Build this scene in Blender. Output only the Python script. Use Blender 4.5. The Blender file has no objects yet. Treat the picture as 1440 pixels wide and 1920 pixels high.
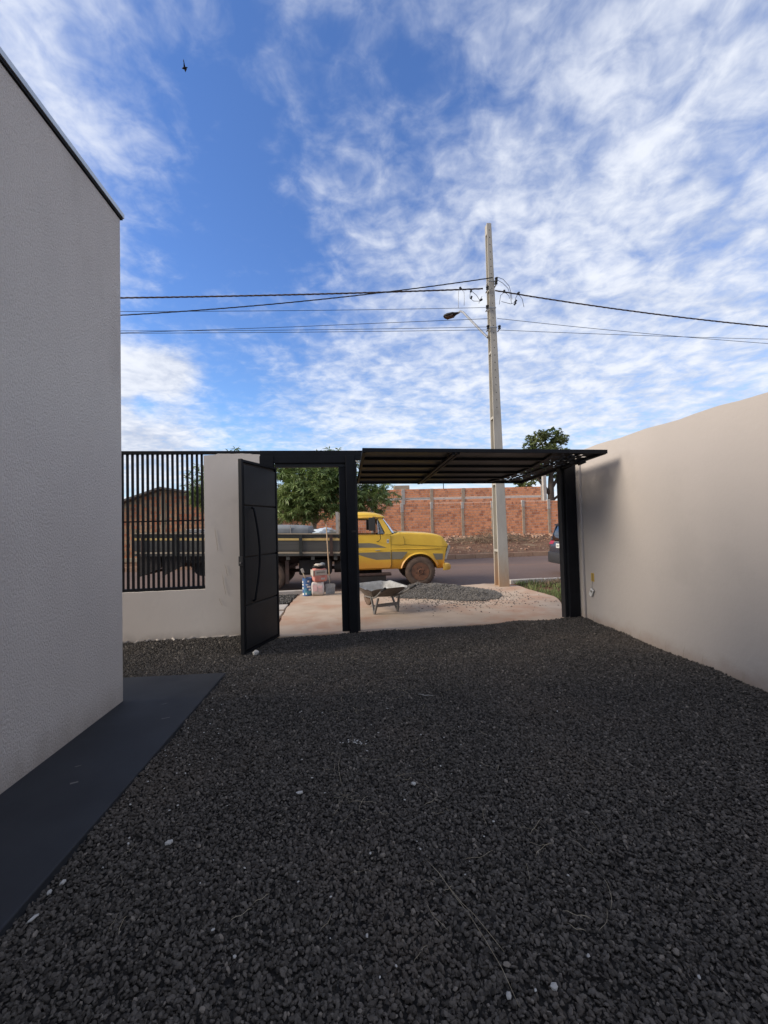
import bpy, bmesh, math, random
from mathutils import Vector, Matrix, noise as mnoise
R = math.radians
rnd = random.Random(7)
sc = bpy.context.scene
COL = sc.collection
# ------------------------------------------------------------------ camera
cam_d = bpy.data.cameras.new('camera'); cam = bpy.data.objects.new('camera', cam_d); COL.objects.link(cam); sc.camera = cam
F = 760.0
cam_d.sensor_fit = 'VERTICAL'; cam_d.sensor_height = 32.0; cam_d.lens = F/1920*32.0
cam_d.clip_start = 0.05; cam_d.clip_end = 3000
yaw, pit, rol = math.atan(58/F), math.atan(24/F), 0.027
fw = Vector((math.sin(yaw)*math.cos(pit), math.cos(yaw)*math.cos(pit), math.sin(pit)))
rt = Vector((math.cos(yaw), -math.sin(yaw), 0)); up = rt.cross(fw)
rt2 = rt*math.cos(rol) - up*math.sin(rol); up2 = rt2.cross(fw)
cam.matrix_world = Matrix(((rt2.x, up2.x, -fw.x, 0), (rt2.y, up2.y, -fw.y, 0), (rt2.z, up2.z, -fw.z, 1.6), (0, 0, 0, 1)))
# ------------------------------------------------------------------ exposure, sun, sky
sc.view_settings.view_transform = 'Standard'; sc.view_settings.look = 'None'
sc.view_settings.gamma = 1; sc.view_settings.use_curve_mapping = False
sc.view_settings.exposure = 0.72
sc.cycles.use_denoising = True
sc.cycles.max_bounces = 8
SUN_EL, SUN_AZ = R(27), R(260)          # azimuth clockwise from +Y: the sun stands left of the lot, a little behind
sun_dir = Vector((math.sin(SUN_AZ)*math.cos(SUN_EL), math.cos(SUN_AZ)*math.cos(SUN_EL), math.sin(SUN_EL)))
sd = bpy.data.lights.new('sun', 'SUN'); so = bpy.data.objects.new('sun', sd); COL.objects.link(so)
sd.energy = 2.9; sd.angle = R(28); sd.color = (1.0, .90, .76)
so.rotation_euler = sun_dir.to_track_quat('Z', 'Y').to_euler()
W = bpy.data.worlds.new('World'); sc.world = W; W.use_nodes = True
nt = W.node_tree; nt.nodes.clear()
class NB:
    def __init__(s, nt): s.nt = nt
    def n(s, t, **kw):
        o = s.nt.nodes.new(t)
        for k, v in kw.items():
            if k.startswith('i_'):
                key = k[2:]; key = int(key) if key.isdigit() else key
                s.set(o, key, v)
            else: setattr(o, k, v)
        return o
    def set(s, o, key, v):
        if hasattr(v, 'is_output') or isinstance(v, bpy.types.NodeSocket): s.nt.links.new(v, o.inputs[key])
        else: o.inputs[key].default_value = v
    def m(s, op, a, b=0.0, c=None, clamp=False):
        o = s.nt.nodes.new('ShaderNodeMath'); o.operation = op; o.use_clamp = clamp
        s.set(o, 0, a); s.set(o, 1, b)
        if c is not None: s.set(o, 2, c)
        return o.outputs[0]
    def ss(s, v, a, b):
        o = s.nt.nodes.new('ShaderNodeMapRange'); o.interpolation_type = 'SMOOTHSTEP'
        s.set(o, 0, v); s.set(o, 1, a); s.set(o, 2, b); return o.outputs[0]
    def mixc(s, f, a, b, bt='MIX'):
        o = s.nt.nodes.new('ShaderNodeMix'); o.data_type = 'RGBA'; o.blend_type = bt
        s.set(o, 0, f); s.set(o, 6, a); s.set(o, 7, b); return o.outputs[2]
B = NB(nt)
sky = B.n('ShaderNodeTexSky', sky_type='NISHITA', sun_disc=False, sun_elevation=SUN_EL, sun_rotation=SUN_AZ)
sky.air_density = 1.0; sky.dust_density = 0.3; sky.ozone_density = 3.0
tc = B.n('ShaderNodeTexCoord'); sx = B.n('ShaderNodeSeparateXYZ'); nt.links.new(tc.outputs['Generated'], sx.inputs[0])
dx, dy, dz = sx.outputs
zz = B.m('ADD', B.m('MAXIMUM', dz, 0.0), 0.16)
pu, pv = B.m('DIVIDE', dx, zz), B.m('DIVIDE', dy, zz)
cb = B.n('ShaderNodeCombineXYZ'); nt.links.new(pu, cb.inputs[0]); nt.links.new(pv, cb.inputs[1])
P2 = cb.outputs[0]
def lobe(x, z, w, amp):                  # a broad bank (amp > 0) or a clearing (amp < 0) of cloud towards one part of the sky
    v = Vector((x, 1, z)).normalized()
    d = B.n('ShaderNodeVectorMath', operation='DOT_PRODUCT'); nt.links.new(tc.outputs['Generated'], d.inputs[0]); d.inputs[1].default_value = v
    a = B.m('SUBTRACT', 1.0, d.outputs['Value'])
    return B.m('MULTIPLY', B.m('EXPONENT', B.m('MULTIPLY', a, -1.0/(w*w)), 0), amp)
def px(x, y): return ((x-662)/F, (985-y)/F)
bias = 0.74
for x, y, w, a in [(430, 340, .15, -.40), (450, 90, .16, -.44), (700, -60, .20, -.10), (330, 545, .13, -.42), (500, 610, .12, -.30), (700, 560, .12, -.12), (480, 790, .11, -.30), (250, 640, .05, -.2),
                   (90, 200, .24, .04), (600, 20, .06, .10), (560, 130, .03, .22), (270, 692, .040, 1.05), (340, 690, .036, .95), (310, 640, .045, -.30), (430, 720, .05, -.30), (290, 752, .022, -.7), (260, 815, .05, .5), (350, 830, .04, .35), (1200, 150, .30, -.16), (860, 60, .14, -.14), (1300, 480, .26, .20),
                   (780, 730, .13, -.05), (650, 370, .09, .16), (740, 90, .12, -.30), (880, 250, .06, -.12), (600, 500, .07, -.20), (480, 330, .06, -.15), (640, 930, .10, -.10)]:
    qx, qz = px(x, y); bias = B.m('ADD', bias, lobe(qx, qz, w, a))
def noise2(scale, det, rough, sxy=(1, 1), rot=0, dist=0.0, src=None):
    mp = B.n('ShaderNodeMapping'); nt.links.new(src or P2, mp.inputs[0]); mp.inputs['Scale'].default_value = (sxy[0], sxy[1], 1); mp.inputs['Rotation'].default_value = (0, 0, rot)
    o = B.n('ShaderNodeTexNoise'); nt.links.new(mp.outputs[0], o.inputs['Vector'])
    o.inputs['Scale'].default_value = scale; o.inputs['Detail'].default_value = det; o.inputs['Roughness'].default_value = rough; o.inputs['Distortion'].default_value = dist
    return o.outputs[0]
n1 = noise2(1.3, 6, .6, (1, 1.2), .5, .4)
n2 = noise2(5.2, 5, .58, (1.0, 1.15), R(28), .5)      # ripples of altocumulus
n3 = noise2(15, 4, .58, (1.0, 1.0), R(20), .35)
n4 = noise2(2.0, 6, .62, (.45, 2.2), R(-48), .7)      # streaks
den = B.m('ADD', bias, B.m('MULTIPLY', B.m('SUBTRACT', n1, .5), .65))
den = B.m('ADD', den, B.m('MULTIPLY', B.m('SUBTRACT', n2, .5), 1.05))
den = B.m('ADD', den, B.m('MULTIPLY', B.m('SUBTRACT', n3, .5), .95))
den = B.m('ADD', den, B.m('MULTIPLY', B.m('SUBTRACT', n4, .5), .38))
cov = B.ss(den, -.10, 1.16)
shade = B.ss(B.m('ADD', B.m('MULTIPLY', n2, .6), B.m('ADD', B.m('MULTIPLY', n1, .5), B.m('MULTIPLY', n3, .3))), .50, .86)
ccol = B.mixc(shade, (3.1, 3.55, 4.6, 1), (5.5, 5.75, 6.3, 1))
tint = B.mixc(B.ss(dz, .0, .55), (1.15, 1.30, 1.42, 1), (.86, 1.07, 1.46, 1))
skyc = B.mixc(1.0, sky.outputs[0], tint, 'MULTIPLY')
vis = B.mixc(cov, skyc, ccol)
bg = B.n('ShaderNodeBackground'); nt.links.new(vis, bg.inputs[0]); bg.inputs[1].default_value = 0.10
wo = B.n('ShaderNodeOutputWorld'); nt.links.new(bg.outputs[0], wo.inputs[0])

# ------------------------------------------------------------------ materials
def mat(name, c1, c2=None, scale=8.0, rough=.7, bump=0.0, bscale=60.0, metal=0.0, spec=.4, det=5, vary=0.0, c3=None, s3=2.0, t3=(.55, .7), stretch=(1, 1, 1), bdist=.01, stain=None):
    m = bpy.data.materials.new(name); m.use_nodes = True; N = m.node_tree; b = NB(N)
    pb = N.nodes['Principled BSDF']
    tc = b.n('ShaderNodeTexCoord'); mp = b.n('ShaderNodeMapping'); N.links.new(tc.outputs['Object'], mp.inputs[0]); mp.inputs['Scale'].default_value = stretch
    def nz(s, d=det, r=.6):
        o = b.n('ShaderNodeTexNoise'); N.links.new(mp.outputs[0], o.inputs['Vector']); o.inputs['Scale'].default_value = s; o.inputs['Detail'].default_value = d; o.inputs['Roughness'].default_value = r
        return o.outputs[0]
    col = tuple(c1)+(1,)
    if c2 is not None: col = b.mixc(b.ss(nz(scale), .3, .7), tuple(c1)+(1,), tuple(c2)+(1,))
    if c3 is not None: col = b.mixc(b.ss(nz(s3, 6, .65), t3[0], t3[1]), col, tuple(c3)+(1,))
    if stain is not None:            # dirt thrown up from below: (colour, z where gone, z where full)
        sz = b.n('ShaderNodeSeparateXYZ'); N.links.new(tc.outputs['Object'], sz.inputs[0])
        h = b.m('ADD', sz.outputs[2], b.m('MULTIPLY', b.m('SUBTRACT', nz(5), .5), stain[3] if len(stain) > 3 else .3))
        col = b.mixc(b.m('MULTIPLY', b.ss(h, stain[1], stain[2]), .85), col, tuple(stain[0])+(1,))
    if vary:
        oi = b.n('ShaderNodeObjectInfo'); k = b.m('ADD', b.m('MULTIPLY', oi.outputs['Random'], 2*vary), 1-vary)
        cbx = b.n('ShaderNodeCombineXYZ'); [N.links.new(k, cbx.inputs[i]) for i in range(3)]
        col = b.mixc(1.0, col, cbx.outputs[0], 'MULTIPLY')
    b.set(pb, 'Base Color', col)
    rv = b.m('ADD', b.m('MULTIPLY', b.m('SUBTRACT', nz(scale*.7), .5), .25), rough, clamp=True); b.set(pb, 'Roughness', rv)
    pb.inputs['Metallic'].default_value = metal; pb.inputs['Specular IOR Level'].default_value = spec
    if bump:
        bn = b.n('ShaderNodeBump'); bn.inputs['Strength'].default_value = bump; bn.inputs['Distance'].default_value = bdist; N.links.new(nz(bscale, 4, .65), bn.inputs['Height']); N.links.new(bn.outputs[0], pb.inputs['Normal'])
    return m
M = {}
M['stucco'] = mat('textured_stucco', (.70, .635, .585), (.655, .595, .55), 1.2, .95, 1.0, 70, spec=.15, c3=(.62, .56, .515), s3=.9, stretch=(1, 1.5, .7), bdist=.022, stain=((.42, .36, .31), .30, -.1, .3))
M['plaster'] = mat('beige_plaster', (.46, .410, .370), (.44, .394, .356), .9, .9, .4, 14, spec=.2, c3=(.422, .378, .342), s3=.7, bdist=.009, stain=((.30, .22, .17), .24, -.10, .22))
M['plaster_grey'] = mat('grey_beige_plaster', (.68, .61, .54), (.635, .57, .505), 1.1, .9, .3, 14, spec=.2, c3=(.60, .54, .48), s3=1.3, bdist=.006, stain=((.26, .22, .19), .22, -.05, .14))
M['black'] = mat('black_satin_paint', (.004, .0045, .0065), (.006, .0068, .0095), 5, .55, .05, 40, spec=.18)
M['black_m'] = mat('black_sheet_metal', (.010, .0105, .012), (.014, .0145, .017), 3, .5, .04, 5, spec=.35)
M['cap'] = mat('galvanised_cap', (.52, .56, .60), (.45, .49, .53), 3, .4, metal=.5)
M['slab'] = mat('dark_blue_grey_floor_paint', (.022, .024, .029), (.029, .032, .038), 2.2, .62, .12, 90, spec=.3, c3=(.012, .014, .022), s3=1.6, t3=(.55, .75), bdist=.003)
M['stone'] = mat('basalt_gravel', (.048, .043, .038), (.098, .086, .075), 30, .85, vary=.55, spec=.25)
for mm in ('stone',):                       # dusty patches drifting across the yard
    N = M[mm].node_tree; b = NB(N); pb = N.nodes['Principled BSDF']; old = pb.inputs['Base Color'].links[0].from_socket
    ge = b.n('ShaderNodeNewGeometry'); no = b.n('ShaderNodeTexNoise', i_Scale=.9, i_Detail=5.0); N.links.new(ge.outputs['Position'], no.inputs['Vector'])
    oi = b.n('ShaderNodeObjectInfo'); dust = b.m('MULTIPLY', b.ss(no.outputs[0], .48, .68), .38)
    c1_ = b.mixc(dust, old, (.125, .10, .08, 1)); c2_ = b.mixc(b.ss(oi.outputs['Random'], .965, .985), c1_, (.19, .165, .14, 1)); b.set(pb, 'Base Color', c2_)
M['gravelbed'] = mat('dark_gravel_bed', (.014, .013, .013), (.03, .028, .026), 60, .95, .6, 80, spec=.1)
M['white_stone'] = mat('pale_stone', (.45, .44, .42), (.33, .32, .30), 30, .85, .3, 60)
M['straw'] = mat('dry_straw', (.36, .31, .23), (.24, .20, .14), 20, .9)
M['conc'] = mat('driveway_concrete', (.50, .385, .29), (.42, .32, .235), 1.6, .9, .3, 40, spec=.2, c3=(.42, .255, .17), s3=.55, t3=(.46, .64), bdist=.006)
M['conc2'] = mat('red_dusted_concrete', (.36, .225, .16), (.40, .30, .22), 1.3, .9, .3, 40, spec=.2, c3=(.27, .145, .10), s3=.8, t3=(.5, .7), bdist=.006)
M['road'] = mat('red_dusted_asphalt', (.165, .108, .086), (.135, .092, .076), .5, .85, .4, 120, spec=.3, c3=(.20, .12, .085), s3=.35, stretch=(.35, 1, 1), bdist=.004)
M['dirt'] = mat('red_earth', (.16, .075, .048), (.11, .055, .038), 2.5, .95, 1.0, 9, spec=.1, c3=(.20, .14, .09), s3=.9, bdist=.06)
M['dirt_far'] = mat('dry_verge_earth', (.20, .115, .075), (.13, .07, .047), 1.5, .95, 1.0, 5, spec=.1, c3=(.24, .18, .12), s3=.7, bdist=.08)
M['kerb'] = mat('orange_dusted_kerb', (.42, .27, .18), (.33, .20, .13), 2, .9, .3, 20, spec=.2)
M['walk'] = mat('pale_paving', (.50, .45, .40), (.42, .37, .32), 3, .9, .2, 40, spec=.2)
M['brick'] = mat('red_clay_block', (.76, .33, .17), (.62, .25, .12), 1.3, .9, .4, 30, vary=0, spec=.15, c3=(.56, .27, .14), s3=4.0, bdist=.01)
M['brick2'] = mat('dark_clay_block', (.40, .15, .08), (.62, .27, .14), 2.1, .9, .4, 30, spec=.15, c3=(.22, .10, .07), s3=3.5, bdist=.01)
M['brick_old'] = mat('weathered_clay_block', (.56, .26, .13), (.54, .36, .22), 1.2, .9, .4, 30, spec=.15, c3=(.27, .22, .15), s3=2.4, t3=(.5, .62), bdist=.01)
M['mortar'] = mat('pale_mortar', (.72, .53, .41), (.58, .42, .32), 3, .95, .5, 30, spec=.1)
M['mortar_old'] = mat('stained_mortar', (.46, .38, .28), (.32, .28, .19), 2, .95, .5, 30, spec=.1, c3=(.17, .18, .09), s3=1.3)
M['cpost'] = mat('concrete_post', (.40, .31, .23), (.30, .23, .17), 4, .9, .4, 30, spec=.15)
M['cpale'] = mat('pale_concrete', (.42, .38, .34), (.33, .30, .27), 4, .9, .4, 30, spec=.15)
M['pole'] = mat('pole_concrete', (.40, .372, .325), (.33, .308, .27), 3, .85, .35, 50, spec=.2, c3=(.26, .24, .21), s3=3, stretch=(1, 1, .35), bdist=.006, stain=((.34, .20, .10), 1.1, -.3, .9))
M['pole_in'] = mat('pole_recess_concrete', (.45, .405, .30), (.38, .335, .24), 3, .85, .35, 50, spec=.2, stretch=(1, 1, .3), bdist=.006, stain=((.40, .19, .07), 1.2, .3, .6))
M['galv'] = mat('galvanised_steel', (.36, .36, .36), (.28, .28, .28), 8, .5, metal=.4)
M['wire'] = mat('black_cable', (.02, .02, .024), rough=.6)
M['wire_br'] = mat('brown_twisted_cable', (.09, .06, .05), (.05, .04, .04), 8, .6)
M['yellow'] = mat('old_yellow_paint', (.80, .50, .05), (.74, .45, .045), 2.5, .38, .05, 4, spec=.5, c3=(.68, .36, .04), s3=2.2, t3=(.6, .8), stain=((.62, .25, .03), .98, .56, .25))
M['yellow2'] = mat('yellow_bumper_paint', (.70, .44, .05), (.55, .30, .05), 7, .45, spec=.5, c3=(.22, .12, .06), s3=9, t3=(.6, .72))
M['grey_decal'] = mat('grey_decal', (.21, .185, .13), (.18, .16, .115), 4, .5)
M['dark'] = mat('blackened_metal', (.018, .016, .015), (.03, .022, .018), 6, .7)
M['rust'] = mat('rusty_brown_metal', (.075, .042, .032), (.045, .028, .024), 6, .85, .3, 30)
M['tyre'] = mat('dusty_tyre', (.145, .098, .072), (.085, .060, .046), 7, .9, .3, 30, spec=.2)
M['rim'] = mat('rusty_rim', (.20, .088, .048), (.11, .055, .034), 8, .75, .3, 40)
M['rubber'] = mat('black_rubber', (.016, .016, .017), rough=.7)
M['bedgrey'] = mat('weathered_grey_board', (.085, .08, .07), (.06, .056, .05), 3, .8, .3, 20, stretch=(.2, 1, 3))
M['beddark'] = mat('weathered_dark_board', (.022, .023, .020), (.035, .035, .03), 3, .8, .3, 20, stretch=(.2, 1, 3))
M['bedyel'] = mat('yellow_ochre_rail', (.62, .43, .15), (.50, .34, .12), 6, .7)
M['bedtan'] = mat('bare_wood_rail', (.45, .36, .25), (.33, .26, .18), 6, .8, stretch=(.2, 1, 1))
M['wood'] = mat('worn_wood_handle', (.40, .27, .16), (.30, .20, .12), 10, .75, stretch=(3, 3, .5))
M['chrome'] = mat('dull_chrome', (.55, .55, .53), (.40, .38, .36), 10, .3, metal=.7)
M['white'] = mat('off_white_paint', (.70, .68, .64), (.62, .60, .56), 10, .6)
M['barrow'] = mat('cement_caked_steel', (.36, .35, .33), (.24, .23, .21), 9, .8, .5, 30, c3=(.46, .45, .43), s3=5, bdist=.01)
M['barrow_out'] = mat('rusty_galvanised_tray', (.15, .125, .105), (.10, .08, .065), 9, .7, .4, 30, c3=(.22, .20, .18), s3=5)
M['steelgrey'] = mat('grey_frame_paint', (.17, .16, .15), (.12, .11, .10), 12, .6)
M['bark'] = mat('pale_bark', (.33, .27, .20), (.22, .17, .12), 10, .9, .5, 30)
M['bark_d'] = mat('dark_bark', (.09, .07, .055), (.06, .045, .035), 10, .9, .5, 30)
M['tail'] = mat('red_tail_lamp', (.30, .012, .012), rough=.2, spec=.6)
M['suv'] = mat('dark_slate_car_paint', (.030, .034, .046), (.026, .030, .040), 2, .22, spec=.6, stain=((.09, .055, .045), .35, -.05, .1))
M['plastic'] = mat('dark_grey_plastic', (.030, .030, .032), rough=.55)
M['plate'] = mat('number_plate', (.62, .62, .58), rough=.5)
M['sack_white'] = mat('white_paper_sack', (.62, .57, .54), (.52, .46, .43), 8, .8, .4, 20, stain=((.33, .26, .19), .13, .0, .1))
M['sack_red'] = mat('faded_red_print', (.47, .16, .13), (.55, .24, .20), 10, .8)
M['pink'] = mat('pink_print', (.62, .36, .36), (.66, .45, .44), 9, .8)
M['sack_tan'] = mat('grey_beige_print', (.42, .37, .32), (.36, .32, .27), 9, .8)
M['blue'] = mat('blue_can', (.035, .085, .22), (.06, .13, .27), 9, .5)
M['teal'] = mat('teal_print', (.06, .20, .27), (.08, .26, .33), 9, .5)
M['ink'] = mat('dark_print', (.07, .06, .06), rough=.7)
M['cloth_w'] = mat('dirty_white_cloth', (.55, .50, .44), (.36, .30, .24), 12, .9)
M['tarp'] = mat('grey_tarpaulin', (.22, .23, .235), (.16, .165, .17), 4, .8, .4, 20)
M['pblue'] = mat('pale_blue_sack', (.50, .56, .62), (.36, .42, .48), 5, .7, .5, 12)
M['ochre'] = mat('ochre_socket_box', (.55, .36, .06), rough=.6)
M['grass_d'] = mat('grass_blades', (.10, .15, .045), (.17, .18, .08), 3, .8, spec=.2)
M['brush'] = mat('dry_brush', (.27, .20, .13), (.17, .12, .08), 5, .9)
M['rubble'] = mat('brick_rubble', (.34, .17, .10), (.38, .27, .20), 2.5, .9, c3=(.16, .09, .06), s3=2)
M['roof'] = mat('old_roof_sheet', (.10, .09, .085), (.16, .145, .13), 2, .8)
M['bird'] = mat('black_feathers', (.01, .01, .014), rough=.8)
M['ground'] = mat('red_soil_ground', (.17, .09, .06), (.12, .07, .05), .3, .95, spec=.1)
def glass(name, c, alpha):
    m = bpy.data.materials.new(name); m.use_nodes = True; N = m.node_tree; N.nodes.clear(); b = NB(N)
    g = b.n('ShaderNodeBsdfGlossy', i_Roughness=.05); g.inputs[0].default_value = (.9, .95, 1, 1)
    t = b.n('ShaderNodeBsdfTransparent'); t.inputs[0].default_value = tuple(c)+(1,)
    fr = b.n('ShaderNodeFresnel', i_IOR=1.5); k = b.m('ADD', fr.outputs[0], alpha)
    mx = b.n('ShaderNodeMixShader'); N.links.new(k, mx.inputs[0]); N.links.new(t.outputs[0], mx.inputs[1]); N.links.new(g.outputs[0], mx.inputs[2])
    o = b.n('ShaderNodeOutputMaterial'); N.links.new(mx.outputs[0], o.inputs[0]); return m
M['glass'] = glass('clear_glass', (.80, .85, .85), .05)
M['glass_w'] = glass('sky_reflecting_glass', (.70, .76, .78), .42)
M['glass_d'] = glass('tinted_glass', (.05, .06, .07), .10)
def leafmat(name, a, bb, dry=(.16, .12, .05), s=1.2):
    m = bpy.data.materials.new(name); m.use_nodes = True; N = m.node_tree; b = NB(N); pb = N.nodes['Principled BSDF']
    tc = b.n('ShaderNodeTexCoord'); o = b.n('ShaderNodeTexNoise'); N.links.new(tc.outputs['Object'], o.inputs['Vector']); o.inputs['Scale'].default_value = s; o.inputs['Detail'].default_value = 3
    o2 = b.n('ShaderNodeTexNoise'); N.links.new(tc.outputs['Object'], o2.inputs['Vector']); o2.inputs['Scale'].default_value = s*7
    c = b.mixc(b.ss(o.outputs[0], .35, .65), tuple(a)+(1,), tuple(bb)+(1,)); c = b.mixc(b.ss(o2.outputs[0], .62, .75), c, tuple(dry)+(1,))
    b.set(pb, 'Base Color', c); pb.inputs['Roughness'].default_value = .42; pb.inputs['Specular IOR Level'].default_value = .45
    tl = b.n('ShaderNodeBsdfTranslucent'); N.links.new(c, tl.inputs[0]); mx = b.n('ShaderNodeMixShader'); mx.inputs[0].default_value = .25
    N.links.new(pb.outputs[0], mx.inputs[1]); N.links.new(tl.outputs[0], mx.inputs[2]); N.links.new(mx.outputs[0], N.nodes['Material Output'].inputs[0]); return m
M['mango'] = leafmat('mango_leaves', (.11, .17, .045), (.25, .31, .11))
M['leaf'] = leafmat('broad_leaves', (.10, .14, .045), (.17, .20, .08), s=.6)

# ------------------------------------------------------------------ mesh helpers
ORG = {}
class MB:
    def __init__(s): s.v = []; s.f = []
    def add(s, vs, fs):
        o = len(s.v); s.v += [Vector(p) for p in vs]; s.f += [tuple(i+o for i in f) for f in fs]; return s
    def box(s, a, b, rot=None, piv=None):
        x0, y0, z0 = a; x1, y1, z1 = b
        vs = [Vector(p) for p in ((x0, y0, z0), (x1, y0, z0), (x1, y1, z0), (x0, y1, z0), (x0, y0, z1), (x1, y0, z1), (x1, y1, z1), (x0, y1, z1))]
        if rot is not None:
            c = Vector(piv) if piv is not None else (Vector(a)+Vector(b))/2
            vs = [rot @ (p-c) + c for p in vs]
        return s.add(vs, [(0, 3, 2, 1), (4, 5, 6, 7), (0, 1, 5, 4), (1, 2, 6, 5), (2, 3, 7, 6), (3, 0, 4, 7)])
    def hexa(s, base, top):          # 4 base points, 4 top points, same winding
        return s.add(list(base)+list(top), [(0, 3, 2, 1), (4, 5, 6, 7), (0, 1, 5, 4), (1, 2, 6, 5), (2, 3, 7, 6), (3, 0, 4, 7)])
    def prism(s, poly, d):           # poly: 3-D points, d: extrusion vector
        n = len(poly); d = Vector(d); a = [Vector(p) for p in poly]; b = [p+d for p in a]
        return s.add(a+b, [tuple(range(n-1, -1, -1)), tuple(range(n, 2*n))]+[(i, (i+1) % n, n+(i+1) % n, n+i) for i in range(n)])
    def tube(s, pts, r, n=8, caps=True):
        pts = [Vector(p) for p in pts]; rs = r if isinstance(r, (list, tuple)) else [r]*len(pts)
        rings = []; prev = None
        for i, p in enumerate(pts):
            t = (pts[min(i+1, len(pts)-1)]-pts[max(i-1, 0)]).normalized()
            if prev is None: a = t.orthogonal().normalized()
            else: a = (prev-t*prev.dot(t)).normalized()
            prev = a; b = t.cross(a)
            rings.append([p+(a*math.cos(2*math.pi*k/n)+b*math.sin(2*math.pi*k/n))*rs[i] for k in range(n)])
        return s.loft(rings, caps)
    def loft(s, rings, caps=True, closed=True):
        n = len(rings[0]); o = len(s.v)
        for rg in rings: s.v += [Vector(p) for p in rg]
        for i in range(len(rings)-1):
            for k in range(n if closed else n-1):
                a = o+i*n+k; b = o+i*n+(k+1) % n; s.f.append((a, b, b+n, a+n))
        if caps: s.f.append(tuple(o+k for k in range(n-1, -1, -1))); s.f.append(tuple(o+(len(rings)-1)*n+k for k in range(n)))
        return s
    def cyl(s, a, b, r, n=16): return s.tube([a, b], r, n)
    def lathe(s, c, axis, prof, n=24):   # prof: list of (distance along axis, radius)
        ax = Vector(axis).normalized(); a = ax.orthogonal().normalized(); b = ax.cross(a); c = Vector(c)
        return s.loft([[c+ax*d+(a*math.cos(2*math.pi*k/n)+b*math.sin(2*math.pi*k/n))*r for k in range(n)] for d, r in prof])
    def mesh(s, name, org):
        me = bpy.data.meshes.new(name); me.from_pydata([p-org for p in s.v], [], s.f); me.validate()
        bm = bmesh.new(); bm.from_mesh(me); bmesh.ops.recalc_face_normals(bm, faces=bm.faces); bm.to_mesh(me); bm.free(); return me
    def build(s, name, m, parent=None, org=None, bevel=0, smooth=False, seg=2, kind=None, label=None):
        if org is None:
            if parent is not None: org = ORG[parent.name]
            else:
                xs = [p.x for p in s.v]; ys = [p.y for p in s.v]; zs = [p.z for p in s.v]
                org = Vector(((min(xs)+max(xs))/2, (min(ys)+max(ys))/2, min(zs)))
        org = Vector(org); o = bpy.data.objects.new(name, s.mesh(name, org)); COL.objects.link(o)
        if parent is not None: o.parent = parent; o.location = org-ORG[parent.name]
        else: o.location = org
        ORG[o.name] = org.copy()
        if m: o.data.materials.append(M[m] if isinstance(m, str) else m)
        if bevel:
            bv = o.modifiers.new('bevel', 'BEVEL'); bv.width = bevel; bv.segments = seg; bv.limit_method = 'ANGLE'; bv.angle_limit = R(35)
        if smooth:
            for p in o.data.polygons: p.use_smooth = True
            if smooth != 'all':
                try: o.data.set_sharp_from_angle(angle=R(38))
                except Exception: pass
        if kind: o['kind'] = kind
        if label: o['label'] = label
        return o
def tag(o, label, cat, group=None):
    o['label'] = label; o['category'] = cat
    if group: o['group'] = group
    return o
def thing(name, loc, label, cat, group=None):
    o = bpy.data.objects.new(name, None); COL.objects.link(o); o.location = loc; o.empty_display_size = .1
    ORG[o.name] = Vector(loc); return tag(o, label, cat, group)
def piece(name, src, parent, loc, rot=None, scale=None, m=None):  # a repeat sharing mesh data; loc is in world space
    o = bpy.data.objects.new(name, src.data if hasattr(src, 'data') else src); COL.objects.link(o)
    org = ORG[parent.name] if parent is not None else Vector((0, 0, 0))
    o.parent = parent; o.location = Vector(loc)-org
    if rot is not None: o.rotation_euler = rot
    if scale is not None: o.scale = scale
    ORG[o.name] = Vector(loc)
    return o
def plate(name, outer, holes, to3, thick, m, parent, bevel=0):
    """flat sheet with holes: 2-D outline -> curve fill -> mesh mapped with to3(x, y, t)"""
    cu = bpy.data.curves.new('tmp', 'CURVE'); cu.dimensions = '2D'; cu.fill_mode = 'BOTH'
    for poly in [outer]+holes:
        sp = cu.splines.new('POLY'); sp.points.add(len(poly)-1); sp.use_cyclic_u = True
        for q, p in zip(sp.points, poly): q.co = (p[0], p[1], 0, 1)
    cu.extrude = .5
    co = bpy.data.objects.new('tmp', cu); COL.objects.link(co)
    dg = bpy.context.evaluated_depsgraph_get(); dg.update(); me = bpy.data.meshes.new_from_object(co.evaluated_get(dg))
    bpy.data.objects.remove(co); bpy.data.curves.remove(cu)
    bm = bmesh.new(); bm.from_mesh(me); bmesh.ops.remove_doubles(bm, verts=bm.verts, dist=1e-5)
    org = ORG[parent.name]
    for v in bm.verts: v.co = Vector(to3(v.co.x, v.co.y, (v.co.z+.5)*thick))-org
    bmesh.ops.recalc_face_normals(bm, faces=bm.faces); bm.to_mesh(me); bm.free(); me.name = name; me.materials.clear(); me.materials.append(M[m])
    o = bpy.data.objects.new(name, me); COL.objects.link(o); o.parent = parent; ORG[o.name] = org.copy()
    if bevel:
        bv = o.modifiers.new('bevel', 'BEVEL'); bv.width = bevel; bv.segments = 2; bv.limit_method = 'ANGLE'; bv.angle_limit = R(40)
    return o
def cut(o, cutters):
    tmp = []
    for mb in cutters:
        c = mb.build('tmp_cut', None, None, org=(0, 0, 0)); tmp.append(c)
        md = o.modifiers.new('b', 'BOOLEAN'); md.operation = 'DIFFERENCE'; md.object = c; md.solver = 'EXACT'
    dg = bpy.context.evaluated_depsgraph_get(); dg.update(); me = bpy.data.meshes.new_from_object(o.evaluated_get(dg))
    o.modifiers.clear(); old = o.data; o.data = me; me.name = o.name
    for c in tmp: ORG.pop(c.name, None); bpy.data.objects.remove(c)
    return o
def struct(o): o['kind'] = 'structure'; return o
def fbm(x, y, s=1.0): return mnoise.fractal(Vector((x*s, y*s, 3.1)), 1.0, 2.0, 4)
def rot_z(a): return Matrix.Rotation(a, 3, 'Z')

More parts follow.
